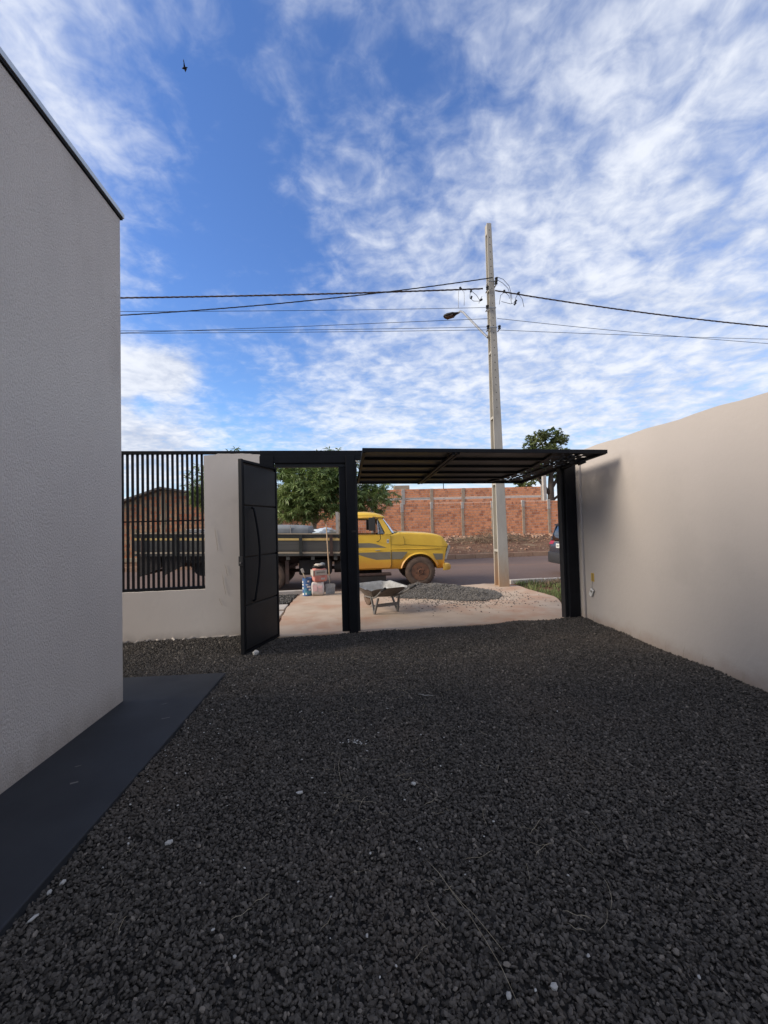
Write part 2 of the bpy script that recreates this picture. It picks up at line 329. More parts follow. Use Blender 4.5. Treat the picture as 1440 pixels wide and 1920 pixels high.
# ------------------------------------------------------------------ ground and road
TH = R(3.5); FD = Vector((math.cos(TH), math.sin(TH), 0)); FN = Vector((-math.sin(TH), math.cos(TH), 0)); FP = Vector((0, 6.13, 0))
def fp(s, d=0, z=0): q = FP+FD*s+FN*d; return Vector((q.x, q.y, z))      # front line: s along, d outwards
WX = 3.66                                                                   # inner face of the right wall
g = MB(); g.add([(-900, -300, -.30), (900, -300, -.30), (900, 1500, -.30), (-900, 1500, -.30)], [(0, 1, 2, 3)])
struct(g.build('ground', 'ground', org=(0, 0, 0)))
def grid(name, m, x0, x1, y0, y1, nx, ny, zf, kind='structure', skew=True):
    mb = MB(); vs = []
    for j in range(ny+1):
        for i in range(nx+1):
            x = x0+(x1-x0)*i/nx; y = y0+(y1-y0)*j/ny
            vs.append((x, y + (x*math.tan(TH) if skew else 0), zf(x, y)))
    fs = [(j*(nx+1)+i, j*(nx+1)+i+1, (j+1)*(nx+1)+i+1, (j+1)*(nx+1)+i) for j in range(ny) for i in range(nx)]
    mb.add(vs, fs); o = mb.build(name, m, org=(0, 0, 0), smooth='all')
    if kind: o['kind'] = kind
    return o
def sm(a, b, x): t = max(0, min(1, (x-a)/(b-a))); return t*t*(3-2*t)
grid('verge', 'dirt', -45, 60, 6.30, 10.62, 260, 22, lambda x, y: -.12+.03*fbm(x, y, .9)+.035*sm(4.0, 6, x))
grid('road', 'road', -60, 70, 10.75, 19.25, 60, 20, lambda x, y: -.17+.03*math.sin((y-10.9)/8.6*math.pi))
def bank(x, y): return -.02+.72*sm(20.5, 26.9, y)*(.35+.65*sm(-9, 0, x))+.10*fbm(x, y, .5)*sm(19.4, 21, y)
grid('far_verge', 'dirt_far', -60, 70, 19.35, 44, 200, 50, bank)
# kerbs, stone by stone
def kerb_run(label, y0, x0, x1, step, z, m):
    root = thing('kerb', (0, y0, -.2), label, 'kerb'); src = MB().box((0, -.06, 0), (step-.015, .06, .24)).mesh('kerbstone', Vector((0, 0, 0)))
    src.materials.append(M[m]); x = x0
    while x < x1:
        o = piece('kerbstone', src, root, (x, y0+x*math.tan(TH)+rnd.uniform(-.006, .006), z+rnd.uniform(-.008, .008)), (0, 0, TH+rnd.uniform(-.01, .01)))
        bv = o.modifiers.new('bevel', 'BEVEL'); bv.width = .012
        x += step*math.cos(TH)
    return root
kerb_run('orange-dusted concrete kerb along the far side of the road', 19.30, -20, 26, 1.0, -.19, 'kerb')
kerb_run('low concrete kerb on the near road edge beside the grass strip', 10.68, 4.25, 20, 1.0, -.25, 'walk')
kerb_run('low concrete kerb on the near road edge left of the driveway', 10.68, -18, -1.45, 1.0, -.25, 'walk')
# driveway slab with a ragged outer edge
def slabpoly(name, pts, z1, z0, m, label=None):
    mb = MB(); mb.prism([(x, y, z0) for x, y in pts], (0, 0, z1-z0)); return mb
def drv_edge():
    pts = [fp(-1.14, .10), fp(3.60, .10)]
    e = [(3.62, 6.9), (4.05, 7.75), (4.35, 8.6), (4.28, 9.5), (4.25, 10.35), (3.95, 10.75), (3.5, 10.9), (3.0, 10.78), (2.4, 10.65), (1.4, 10.62), (.2, 10.55), (-.55, 10.5), (-1.36, 10.42), (-1.42, 9.6), (-1.40, 8.6), (-1.34, 7.6), (-1.22, 6.6)]
    return pts, e
pts, e = drv_edge()
ring = [(p.x, p.y) for p in pts]
for a, b in zip(e, e[1:]+[]):
    for k in range(4):
        t = k/4; ring.append((a[0]+(b[0]-a[0])*t+rnd.uniform(-.02, .02), a[1]+(b[1]-a[1])*t+rnd.uniform(-.02, .02)))
ring.append(e[-1])
def drv_z(y): return .0-.075*sm(6.2, 10.0, y)
mb = MB(); n = len(ring); c = Vector((1.4, 8.4, 0))
vs = []
for k in (0, .25, .5, .75, 1):
    for x, y in ring:
        X = c.x+(x-c.x)*k; Y = c.y+(y-c.y)*k; vs.append((X, Y, drv_z(Y)-(.0 if k < 1 else .006)))
for x, y in ring: vs.append((x, y, -.35))
fs = [(i*n+k, i*n+(k+1) % n, (i+1)*n+(k+1) % n, (i+1)*n+k) for i in range(5) for k in range(n)]
mb.add(vs, fs); bmz = mb.build('driveway', 'conc', org=(0, 0, 0), smooth=True); struct(bmz)
struct(slabpoly('threshold', [], 0, 0, '') and MB().hexa([fp(-1.14, -.02, -.1), fp(3.62, -.02, -.1), fp(3.62, .12, -.1), fp(-1.14, .12, -.1)], [fp(-1.14, -.02, .018), fp(3.62, -.02, .018), fp(3.62, .12, .012), fp(-1.14, .12, .012)]).build('threshold', 'conc', org=(0, 0, 0), bevel=.01))
# pavers left of the driveway
pv = thing('paved_strip', (-2.4, 8.8, -.1), 'pale pavers laid in strips left of the driveway', 'paving')
for j, y in enumerate((7.75, 8.45)):
    for i in range(4):
        x1 = -1.42-.03*j-i*1.02
        MB().hexa([(x1-1.0, y, -.14), (x1, y, -.14), (x1, y+.52, -.14), (x1-1.0, y+.52, -.14)], [(x1-1.0, y, -.06), (x1, y, -.06), (x1, y+.52, -.06), (x1-1.0, y+.52, -.06)]).build('paver', 'walk', pv, bevel=.008)

# ------------------------------------------------------------------ gravel (geometry nodes)
stones = bpy.data.collections.new('stone_shapes')
for k in range(9):
    r = random.Random(k); bm = bmesh.new(); bmesh.ops.create_icosphere(bm, subdivisions=1, radius=1)
    sx_, sy_, sz_ = r.uniform(.75, 1.25), r.uniform(.55, .9), r.uniform(.38, .68)
    for v in bm.verts:
        q = 1+r.uniform(-.24, .2); v.co = Vector((v.co.x*sx_*q, v.co.y*sy_*q, v.co.z*sz_*q))
    me = bpy.data.meshes.new('stone'); bm.to_mesh(me); bm.free(); me.materials.append(M['stone'])
    stones.objects.link(bpy.data.objects.new('stone_shape', me))
def scatter(o, density, smin, smax, seed=0, tilt=1.0, coll=stones, lift=0.0):
    ng = bpy.data.node_groups.new('scatter', 'GeometryNodeTree'); ng.interface.new_socket('Geometry', in_out='INPUT', socket_type='NodeSocketGeometry'); ng.interface.new_socket('Geometry', in_out='OUTPUT', socket_type='NodeSocketGeometry')
    L = ng.links.new; N = ng.nodes.new
    gi, go = N('NodeGroupInput'), N('NodeGroupOutput'); d = N('GeometryNodeDistributePointsOnFaces'); d.inputs['Density'].default_value = density; d.inputs['Seed'].default_value = seed
    ci = N('GeometryNodeCollectionInfo'); ci.inputs['Collection'].default_value = coll; ci.inputs['Separate Children'].default_value = True; ci.inputs['Reset Children'].default_value = True
    ip = N('GeometryNodeInstanceOnPoints'); ip.inputs['Pick Instance'].default_value = True
    rr = N('FunctionNodeRandomValue'); rr.data_type = 'FLOAT_VECTOR'; rr.inputs[0].default_value = (-tilt, -tilt, 0); rr.inputs[1].default_value = (tilt, tilt, 6.283)
    rs = N('FunctionNodeRandomValue'); rs.data_type = 'FLOAT'; rs.inputs[2].default_value = smin; rs.inputs[3].default_value = smax; rs.inputs['Seed'].default_value = 5
    ri = N('FunctionNodeRandomValue'); ri.data_type = 'INT'; ri.inputs[4].default_value = 0; ri.inputs[5].default_value = len(coll.objects)-1; ri.inputs['Seed'].default_value = 9
    sp = N('GeometryNodeSetPosition'); ro = N('FunctionNodeRandomValue'); ro.data_type = 'FLOAT_VECTOR'; ro.inputs[0].default_value = (0, 0, lift-smax*.5); ro.inputs[1].default_value = (0, 0, lift+smax*.9)
    jn = N('GeometryNodeJoinGeometry')
    L(gi.outputs[0], d.inputs['Mesh']); L(d.outputs['Points'], sp.inputs['Geometry']); L(ro.outputs[0], sp.inputs['Offset']); L(sp.outputs[0], ip.inputs['Points']); L(ci.outputs[0], ip.inputs['Instance'])
    L(rr.outputs[0], ip.inputs['Rotation']); L(rs.outputs[1], ip.inputs['Scale']); L(ri.outputs[2], ip.inputs['Instance Index'])
    L(ip.outputs[0], jn.inputs[0]); L(gi.outputs[0], jn.inputs[0]); L(jn.outputs[0], go.inputs[0])
    md = o.modifiers.new('scatter', 'NODES'); md.node_group = ng
def gz(x, y):
    z = -.012+.022*fbm(x, y, 1.1)+.012*fbm(x+9, y, 3.5)
    z += .05*sm(3.0, 3.6, x)*(.55+.5*fbm(x, y*1.7, .9)) + .07*sm(5.35, 6.0, y)*sm(-1.0, -1.6, x) + .02*sm(5.6, 6.1, y)*sm(1.0, 3.2, x)
    return z-.008*sm(-1.2, -1.47, x)*sm(4.7, 4.5, y)
def gravel_patch(x0, x1, y0, yf, nx, ny):
    mb = MB(); vs = []
    for j in range(ny+1):
        for i in range(nx+1):
            x = x0+(x1-x0)*i/nx; ye = yf(x); y = y0+(ye-y0)*j/ny; vs.append((x, y, gz(x, y)))
    mb.add(vs, [(j*(nx+1)+i, j*(nx+1)+i+1, (j+1)*(nx+1)+i+1, (j+1)*(nx+1)+i) for j in range(ny) for i in range(nx)])
    return mb
frontY = lambda x: 6.13+x*math.tan(TH)-.02+.05*fbm(x, 0, 2.2)*(1 if x > -1.1 else 0)+(.03 if x > -1.1 else 0)
mb = gravel_patch(-1.49, WX+.02, .25, frontY, 80, 90); mb2 = gravel_patch(-3.9, -1.49, 4.62, frontY, 36, 24)
mb.add(mb2.v, mb2.f); gr = mb.build('gravel', 'gravelbed', org=(0, 0, 0), kind='stuff'); gr['label'] = 'dark crushed basalt gravel covering the yard'
scatter(gr, 9800, .0052, .0145, 1)
# gravel tipped on the driveway, thinning to loose stones
def pile_z(x, y):
    u = (x-2.05)/1.15; v = (y-9.75)/1.35; u2 = u+.25*v
    h = .20*math.exp(-(((x-1.75)/.75)**2+((y-9.9)/.7)**2)*1.1) + .11*math.exp(-(((x-2.6)/.6)**2+((y-9.3)/.75)**2))
    return drv_z(y)+.003+h*(1+.35*fbm(x, y, 2.5))-.02
mb = MB(); nx, ny = 44, 44; vs = []
for j in range(ny+1):
    for i in range(nx+1):
        x = .55+(3.35-.55)*i/nx; y = 8.2+(10.75-8.2)*j/ny; vs.append((x, y, pile_z(x, y)))
fs = []
for j in range(ny):
    for i in range(nx):
        x = .55+2.8*(i+.5)/nx; y = 8.2+2.55*(j+.5)/ny
        if pile_z(x, y) > drv_z(y)+.006: fs.append((j*(nx+1)+i, j*(nx+1)+i+1, (j+1)*(nx+1)+i+1, (j+1)*(nx+1)+i))
mb.add(vs, fs); gp = mb.build('gravel_pile', 'gravelbed', org=(0, 0, 0), kind='stuff'); gp['label'] = 'heap of grey crushed stone tipped on the driveway'
M['stone_l'] = mat('dusty_crushed_stone', (.115, .105, .095), (.16, .145, .13), 30, .9, vary=.45)
stones2 = bpy.data.collections.new('pale_stone_shapes')
for s_ in stones.objects:
    me = s_.data.copy(); me.materials.clear(); me.materials.append(M['stone_l']); stones2.objects.link(bpy.data.objects.new('stone_shape', me))
gp.data.materials.clear(); gp.data.materials.append(mat('dusty_bed', (.06, .052, .045), (.09, .08, .07), 40, .95, .5, 60))
scatter(gp, 3600, .009, .019, 3, coll=stones2)
mb = MB(); r = random.Random(11)
for k in range(1500):
    a = r.gauss(0, 1); b_ = r.gauss(0, 1); x = 2.35+a*.72; y = 8.85+b_*.62
    if not (.6 < x < 4.2 and 7.0 < y < 10.4): continue
    s = r.uniform(.007, .018); z = drv_z(y)+s*.3
    q = [Vector((r.uniform(-1, 1)*.4, r.uniform(-1, 1)*.4, 0))*s for _ in range(5)]
    mb.add([Vector((x, y, z))+Vector(v)*s+q[i % 5] for i, v in enumerate(((1, 0, 0), (0, .8, 0), (-1, .1, 0), (0, -.8, 0), (0, 0, .6), (0, 0, -.5)))], [(0, 1, 4), (1, 2, 4), (2, 3, 4), (3, 0, 4), (1, 0, 5), (2, 1, 5), (3, 2, 5), (0, 3, 5)])
o = mb.build('loose_stones', 'stone_l', org=(0, 0, 0), kind='stuff'); o['label'] = 'loose stones scattered round the tipped heap'
# gravel by the kerb and by the pavers
for nm, poly in (('gravel_strip', [(-6, 9.1), (-1.46, 9.1), (-1.40, 10.3), (-6, 10.3)]), ('gravel_strip', [(-6, 6.42), (-1.20, 6.42), (-1.42, 7.70), (-6, 7.70)])):
    o = MB().add([(x, y+(x+1.4)*.06, -.07) for x, y in poly], [(0, 1, 2, 3)]).build(nm, 'gravelbed', org=(0, 0, 0), kind='stuff'); o['label'] = 'strip of dark gravel between paving and kerb' if poly[0][1] > 8 else 'strip of dark gravel outside the front wall'
    scatter(o, 900, .01, .02, 4, coll=stones2)

# pale stones, chips and straw on the gravel
def blob(c, s, seed, sub=1):
    r = random.Random(seed); bm = bmesh.new(); bmesh.ops.create_icosphere(bm, subdivisions=sub, radius=1); mb = MB()
    off = {}
    for v in bm.verts: q = 1+r.uniform(-.2, .2); off[v.index] = Vector((v.co.x*s[0]*q, v.co.y*s[1]*q, v.co.z*s[2]*q))
    rz = rot_z(r.uniform(0, 6)); mb.add([Vector(c)+rz @ off[v.index] for v in bm.verts], [tuple(v.index for v in f.verts) for f in bm.faces]); bm.free(); return mb
for (x, y, s, lab, nm, cat) in [
    (-1.262, 5.25, (.045, .038, .030), 'rough pale rock lying against the foot of the open door', 'rock', 'rock'),
    (-.975, 2.195, (.020, .013, .010), 'white angular pebble alone on the gravel, lower left', 'pebble', 'pebble'),
    (-1.371, 1.851, (.026, .008, .006), 'long thin white stone chip nearest the dark slab', 'pebble', 'pebble'),
    (-1.402, 1.985, (.015, .010, .008), 'rounded white pebble, left one of a close pair by the slab', 'pebble', 'pebble'),
    (-1.378, 2.035, (.016, .011, .008), 'white pebble, right one of a close pair by the slab', 'pebble', 'pebble'),
    (.642, 1.385, (.012, .014, .009), 'white lump of stone at the bottom edge, right of two', 'pebble', 'pebble'),
    (.48, 1.375, (.011, .010, .008), 'pale grey pebble at the bottom edge, left of two', 'pebble', 'pebble'),
    (.33, 2.52, (.020, .014, .010), 'flat pale stone chip among straw in the middle of the gravel', 'pebble', 'pebble'),
    (-.36, 2.50, (.022, .015, .009), 'pale pebble beside a bent straw left of centre', 'pebble', 'pebble')]:
    tag(blob((x, y, gz(x, y)+.018+s[2]*.5), s, int(x*100)+5, 2 if nm == 'rock' else 1).build(nm, 'white_stone'), lab, cat)
mb = MB(); r = random.Random(5)
for k in range(150):
    x = r.gauss(.1, 1.1); y = r.uniform(1.3, 6.0)
    if k < 26: x, y = -.02+r.gauss(0, .05), 3.05+r.gauss(0, .03)
    elif k < 60: x = r.uniform(-1.4, -1.0); y = r.uniform(1.4, 4.4)
    if not (-1.42 < x < 3.5): continue
    s = r.uniform(.003, .008); b_ = blob((x, y, gz(x, y)+.02), (s*1.2, s*.8, s*.5), k); mb.add(b_.v, b_.f)
o = mb.build('stone_chips', 'white_stone', org=(0, 0, 0), kind='stuff'); o['label'] = 'tiny white chips strewn over the gravel'
def straw(mb, x, y, L_, a, r, w=.0011, bend=.5):
    pts = []; n = 7; p = Vector((x, y, 0)); b_ = r.uniform(-bend, bend)
    for i in range(n):
        pts.append(Vector((p.x, p.y, gz(p.x, p.y)+.022+.004*math.sin(i*1.7)))); a += b_*r.uniform(.1, .6); p += Vector((math.cos(a), math.sin(a), 0))*L_/n
    mb.tube(pts, [w*(.5 if i in (0, n-1) else 1) for i in range(n)], 4)
mb = MB(); r = random.Random(21)
for k in range(95):
    x = r.gauss(.35, .55); y = r.uniform(1.5, 5.0)
    if -1.3 < x < 3.4: straw(mb, x, y, r.uniform(.05, .20), r.uniform(0, 6.28), r, r.uniform(.0006, .0013))
for k in range(40): straw(mb, r.uniform(-1.3, 3.4), r.uniform(1.2, 5.8), r.uniform(.04, .13), r.uniform(0, 6.28), r, .0007)
for k in range(9): straw(mb, -.1+.02*r.random(), 2.45+.02*r.random(), .09, k*.7, r, .0006, .15)
for p, L_, a in (((.30, 1.95), .75, -1.0), ((.31, 1.93), .55, -1.15), ((-.13, 2.85), .33, -1.7)): straw(mb, p[0], p[1], L_, a, r, .0012, .25)
o = mb.build('straw_litter', 'straw', org=(0, 0, 0), kind='stuff', smooth='all'); o['label'] = 'thin dry straws strewn over the gravel'
mb = MB(); straw(mb, .56, 3.80, .17, -.35, random.Random(2), .0026, .05)
tag(mb.build('twig', 'white_stone', smooth='all'), 'short pale straight twig on the gravel near the middle of the yard', 'twig')
mb = MB(); r = random.Random(8)
for y in (6.0, 5.3, 5.15, 5.0, 4.55, 4.3, 4.05, 3.6, 3.2, 2.7):
    for q in range(2):
        x = WX-.03; a = r.uniform(-1, 1)*.08; h = r.uniform(.06, .17); z = gz(x, y); mb.tube([(x, y+q*.02, z), (x-.01, y+a*.4, z+h*.6), (x-.012, y+a, z+h)], [.0011, .0009, .0004], 4)
o = mb.build('dry_stalks', 'straw', org=(0, 0, 0), kind='stuff'); o['label'] = 'dry stalks standing along the foot of the right wall'

# ------------------------------------------------------------------ house on the left
HX = -2.185; HY = 4.02
hs = thing('house', (HX-2, 0, 0), 'tall grey-beige stuccoed house wall with metal roof edge, left', 'house')
MB().box((HX-4.2, -6, -.2), (HX, HY, 4.632)).build('wall', 'stucco', hs, bevel=.006)
MB().box((HX-4.22, -6.02, 4.655), (HX+.026, HY+.026, 4.698)).build('roof_cap', 'cap', hs)
MB().box((HX-4.2, -6.0, 4.634), (HX+.016, HY+.016, 4.653)).build('roof_edge', 'black', hs)
sl = MB().hexa([(HX-.5, -3, -.1), (-1.46, -3, -.1), (-1.44, 4.64, -.1), (HX-.5, 4.66, -.1)], [(HX-.5, -3, .022), (-1.46, -3, .022), (-1.44, 4.64, .022), (HX-.5, 4.66, .022)]).build('walkway_slab', 'slab', org=(0, 0, 0), bevel=.008)
struct(sl)
mb = MB(); r = random.Random(14)
for x, y, L_, w in ((-1.80, 2.76, .07, .012), (-1.96, 2.15, .08, .015), (-1.92, 2.12, .05, .01), (-1.9, 2.95, .05, .006), (-1.62, 3.6, .10, .008), (-1.75, 3.9, .08, .006)):
    p = [(x+L_*math.cos(k*.785)*r.uniform(.4, 1)*.5, y+w*math.sin(k*.785)*r.uniform(.5, 1.2)+.3*L_*math.cos(k*.785)*.5, .0232) for k in range(8)]
    mb.add(p, [tuple(range(8))])
o = mb.build('dust_marks', 'steelgrey', sl, kind='stuff')

# ------------------------------------------------------------------ right boundary wall
rw = thing('boundary_wall', (WX+.08, 2, 0), 'long beige plastered boundary wall on the right side', 'wall')
wp = []
top = lambda y: 2.66+.05*sm(1, 6, y)+.006*math.sin(y*7)+.004*math.sin(y*19)
rows = [-.2, .4, 1, 1.6, 2.2]; ys = [-4+i*.25 for i in range(42)]
ys = [y for y in ys if y < 6.2]+[6.22]
mb = MB(); n = len(ys); vs = []
for side in (0, .16):
    for z in rows+['t']:
        for y in ys: vs.append((WX+side+(.004*fbm(y, (z if z != 't' else 2.6), 1.2) if side == 0 else 0), y, top(y) if z == 't' else z))
m_ = len(rows)+1
fs = [(s*m_*n+j*n+i, s*m_*n+j*n+i+1, s*m_*n+(j+1)*n+i+1, s*m_*n+(j+1)*n+i) for s in (0, 1) for j in range(m_-1) for i in range(n-1)]
fs += [((m_-1)*n+i, (m_-1)*n+i+1, 2*m_*n-n+i+1, 2*m_*n-n+i) for i in range(n-1)]
fs += [(j*n+e_, (j+1)*n+e_, m_*n+(j+1)*n+e_, m_*n+j*n+e_) for j in range(m_-1) for e_ in (0, n-1)]
mb.add(vs, fs)
wl = mb.build('wall', 'plaster', rw, smooth=True)
cut(wl, [MB().box((WX-.05-ORG['boundary_wall'].x*0, 6.02, .64), (WX+.05, 6.085, .77))]) if False else None
MB().box((WX-.035, 6.225, -.2), (WX+.17, 6.40, 2.70)).build('pier', 'plaster', rw, bevel=.012)
sb = thing('socket_box', (WX-.002, 6.03, .70), 'small ochre electrical box set in the right wall near the post', 'socket box')
for a, b in (((WX-.006, 5.985, .64), (WX+.002, 5.993, .77)), ((WX-.006, 6.047, .64), (WX+.002, 6.055, .77)), ((WX-.006, 5.993, .64), (WX+.002, 6.047, .648)), ((WX-.006, 5.993, .762), (WX+.002, 6.047, .77))): MB().box(a, b).build('rim', 'ochre', sb)
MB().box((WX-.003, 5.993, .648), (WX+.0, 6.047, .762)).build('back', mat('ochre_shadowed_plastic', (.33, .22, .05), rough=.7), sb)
iv = thing('intercom_unit', (WX-.02, 6.05, .45), 'small white device dangling by its wire under the socket box', 'intercom')
rx = Matrix.Rotation(R(28), 3, 'X')
MB().box((WX-.035, 6.0, .41), (WX-.012, 6.07, .53), rx).build('body', 'white', iv, bevel=.004)
MB().box((WX-.038, 6.015, .48), (WX-.0355, 6.05, .51), rx, (WX-.0235, 6.035, .47)).build('screen', 'steelgrey', iv)
MB().tube([(WX-.006, 6.02, .655), (WX-.02, 6.0, .62), (WX-.015, 6.03, .57), (WX-.022, 6.01, .525)], .0022, 6).build('wire', 'steelgrey', iv)

# ------------------------------------------------------------------ front wall, fence, door, gate frame
ft = thing('front_wall', fp(-2.5), 'grey-beige plastered low front wall with tall pillar beside the door', 'wall')
def fbox(s0, s1, d0, d1, z0, z1): return MB().hexa([fp(s0, d0, z0), fp(s1, d0, z0), fp(s1, d1, z0), fp(s0, d1, z0)], [fp(s0, d0, z1), fp(s1, d0, z1), fp(s1, d1, z1), fp(s0, d1, z1)])
S = [-2.135+.785*i/16 for i in range(17)]
tz = [2.695+.012*fbm(x_, 1, 6)+(0 if 3 < i < 14 else -.022*abs(i-8.5)/8.5) for i, x_ in enumerate(S)]
sill = [(-4.6+2.465*i/30, .748+.0025*math.sin(i*1.9)) for i in range(31)]
poly = [(-4.6, -.2), (-1.35, -.2)]+[(a, b) for a, b in zip(S, tz)][::-1]+sill[::-1]
MB().prism([fp(a, 0, b) for a, b in poly], FN*.15).build('wall', 'plaster_grey', ft)
mb = MB()
r = random.Random(3)
for (s, z, L_) in ((-1.99, 1.62, .35), (-1.90, .95, .3), (-1.95, .62, .12), (-1.86, 1.1, .18)):
    p = fp(s, -.009, z); pts = [p]
    for i in range(7): p = p+Vector((r.uniform(.0, .012), 0, -L_/7)); pts.append(p.copy())
    mb.tube(pts, [.0005]+[.0022]*6+[.0004], 4)
mb.build('plaster_cracks', 'cpost', ft)
mb = MB(); r = random.Random(4); s = -4.3
while s < -1.40:
    w = r.uniform(.05, .16); q = fp(s, 0, 0); z = gz(q.x, q.y-.03)
    b_ = blob(fp(s, -.012, z+.012), (w*.6, .018, r.uniform(.008, .02)), int(s*97)); mb.add(b_.v, b_.f); s += w
mb.build('plaster_splashes', 'cpale', ft)
fe = thing('fence', fp(-3.2, .07, .75), 'black vertical bar steel fence set on the low front wall', 'fence')
fbox(-4.6, -2.14, .05, .10, .752, .790).build('bottom_rail', 'black', fe)
fbox(-4.6, -1.36, .045, .105, 2.70, 2.745).build('top_rail', 'black', fe)
fbox(-4.6, -2.137, .062, .088, 1.728, 1.748).build('middle_rail', 'black', fe)
bar = MB().box((-.014, -.014, 0), (.014, .014, 1.908)).mesh('bar', Vector((0, 0, 0))); bar.materials.append(M['black'])
k = 0
while True:
    s = -2.183-.0672*k
    if s < -4.58: break
    piece('bar', bar, fe, fp(s, .050+.014+.0-.014*0, .791)+Vector((0, .011, 0)), (0, 0, TH)); k += 1
# gate frame
gf = thing('gate_frame', fp(1.2), 'black steel frame with two columns and header over door and garage opening', 'gate frame')
fbox(-1.355, 3.66, .03, .15, 2.66, 2.745).build('top_beam', 'black', gf, bevel=.003)
fbox(-1.355, -1.155, -.005, .12, 2.44, 2.658).build('door_jamb_head', 'black', gf, bevel=.003)
fbox(-1.153, -.097, .0, .05, 2.555, 2.658).build('door_header', 'black', gf, bevel=.003)
fbox(-1.143, -.097, .052, .15, 2.502, 2.658).build('door_header_soffit', 'black_m', gf)
fbox(-1.30, -1.145, .05, .13, -.05, 2.438).build('door_jamb', 'black', gf, bevel=.003)
fbox(.037, 3.443, .03, .11, 2.602, 2.658).build('garage_header', 'black', gf)
c1 = fbox(-.095, .035, -.035, .15, -.05, 2.656).build('column', 'black', gf, bevel=.004)
fbox(-.198, -.097, .056, .148, -.05, 2.50).build('column_side_box', 'black', gf, bevel=.003)
fbox(.037, .072, .02, .13, -.05, 2.595).build('guide_rail', 'black_m', gf)
fbox(-.030, .030, -.040, -.0355, 1.50, 1.53).build('inspection_slot', 'dark', gf)
c2 = fbox(3.445, 3.618, -.035, .15, -.05, 2.656).build('column', 'black', gf, bevel=.004)
fbox(3.395, 3.443, .03, .14, -.05, 2.60).build('guide_rail', 'black_m', gf, bevel=.003)
# pedestrian door, standing open into the yard
D0 = Vector((-1.115, 6.06, 0)); D1 = Vector((-1.408, 5.25, 0)); DD = (D1-D0).normalized(); DL = (D1-D0).length; DNv = Vector((-DD.y, DD.x, 0))
if DNv.x < 0: DNv = -DNv
dr = thing('door', D0, 'black panelled steel pedestrian door standing open with long bowed handle', 'door')
def dbox(a0, a1, t0, t1, z0, z1):
    P = lambda a, t, z: D0+DD*a+DNv*t+Vector((0, 0, z))
    return MB().hexa([P(a0, t0, z0), P(a1, t0, z0), P(a1, t1, z0), P(a0, t1, z0)], [P(a0, t0, z1), P(a1, t0, z1), P(a1, t1, z1), P(a0, t1, z1)])
dbox(0, .03, -.04, .008, .02, 2.48).build('stile', 'black', dr); dbox(DL-.035, DL, -.04, .008, .02, 2.49).build('stile', 'black', dr)
dbox(.032, DL-.037, -.04, .008, 2.455, 2.485).build('rail', 'black', dr); dbox(.032, DL-.037, -.04, .008, .02, .05).build('rail', 'black', dr)
dbox(.03, DL-.035, -.030, -.022, .05, 2.455).build('backing', 'dark', dr)
zs = [.055, .625, 1.235, 1.90, 2.43]
for a, b in zip(zs, zs[1:]): dbox(.034, DL-.062, -.020, 0.0, a+.008, b-.014).build('panel', 'black_m', dr, bevel=.003)
P = lambda a, t, z: D0+DD*a+DNv*t+Vector((0, 0, z))
hp = [P(DL-.205, .012, 1.87), P(DL-.205, .035, 1.865)] + [P(DL-.205-.075*math.sin(math.pi*i/14), .045+.03*math.sin(math.pi*i/14), 1.86-1.19*i/14) for i in range(15)] + [P(DL-.205, .035, .665), P(DL-.205, .012, .66)]
MB().tube(hp, .015, 8).build('handle', 'black', dr, smooth='all')
dbox(DL+.001, DL+.014, -.045, .012, 1.13, 1.25).build('lock_plate', 'black_m', dr)
dbox(DL+.0145, DL+.028, -.025, -.005, 1.16, 1.18).build('latch_bolt', 'steelgrey', dr)
for z in (.3, 1.3, 2.25): MB().cyl(P(-.012, -.02, z), P(-.012, -.02, z+.09), .010, 8).build('hinge', 'black', dr)
# tilt-up garage gate, raised
tg = thing('garage_gate', (1.75, 6.3, 2.5), 'black sheet-metal tilt-up garage gate raised overhead, perforated corner on the right', 'garage gate')
A = Vector((.135, 5.06, 2.560)); Bv = Vector((3.46, 5.22, 2.525)); Cc = Vector((3.42, 7.92, 2.405)); Dd = Vector((.085, 7.76, 2.44))
def tp(u, v, t=0):                     # u to the right, v outwards to the street, t downwards
    return A.lerp(Bv, u).lerp(Dd.lerp(Cc, u), v)+Vector((0, 0, -t))
def tbox(u0, u1, v0, v1, t0, t1): return MB().hexa([tp(u0, v0, t1), tp(u1, v0, t1), tp(u1, v1, t1), tp(u0, v1, t1)], [tp(u0, v0, t0), tp(u1, v0, t0), tp(u1, v1, t0), tp(u0, v1, t0)])
tbox(0, 1, 0, .012, -.012, .038).build('near_rail', 'black', tg, bevel=.003)
tbox(0, 1, .988, 1, -.005, .045).build('far_rail', 'black', tg)
tbox(0, .012, .0125, .9875, -.005, .042).build('side_rail', 'black', tg); tbox(.988, 1, .0125, .9875, -.005, .042).build('side_rail', 'black', tg)
uc = lambda v: .775+.055*math.sin(math.pi*max(0, min(1, v)))       # curved border between sheet and perforated corner
def sheet(v0, v1, name):
    n = 10; q = [tp(.0125, v0+(v1-v0)*i/n, .0) for i in range(n+1)]+[tp(uc(v1-(v1-v0)*i/n), v1-(v1-v0)*i/n, .0) for i in range(n+1)]
    return MB().prism(q, (0, 0, .004)).build(name, 'black_m', tg)
vv = [.013, .20, .40, .60, .80, .987]
for a, b in zip(vv, vv[1:]): sheet(a+.004, b-.004, 'sheet_panel')
for v in vv[1:-1]: tbox(.0125, uc(v)+.0, v-.009, v+.009, .002, .034).build('cross_rib', 'black', tg)
tbox(.352, .364, .013, .987, .036, .062).build('centre_rib', 'black', tg); tbox(.372, .382, .013, .987, .036, .056).build('centre_rib', 'black', tg)
mb = MB(); n = 26
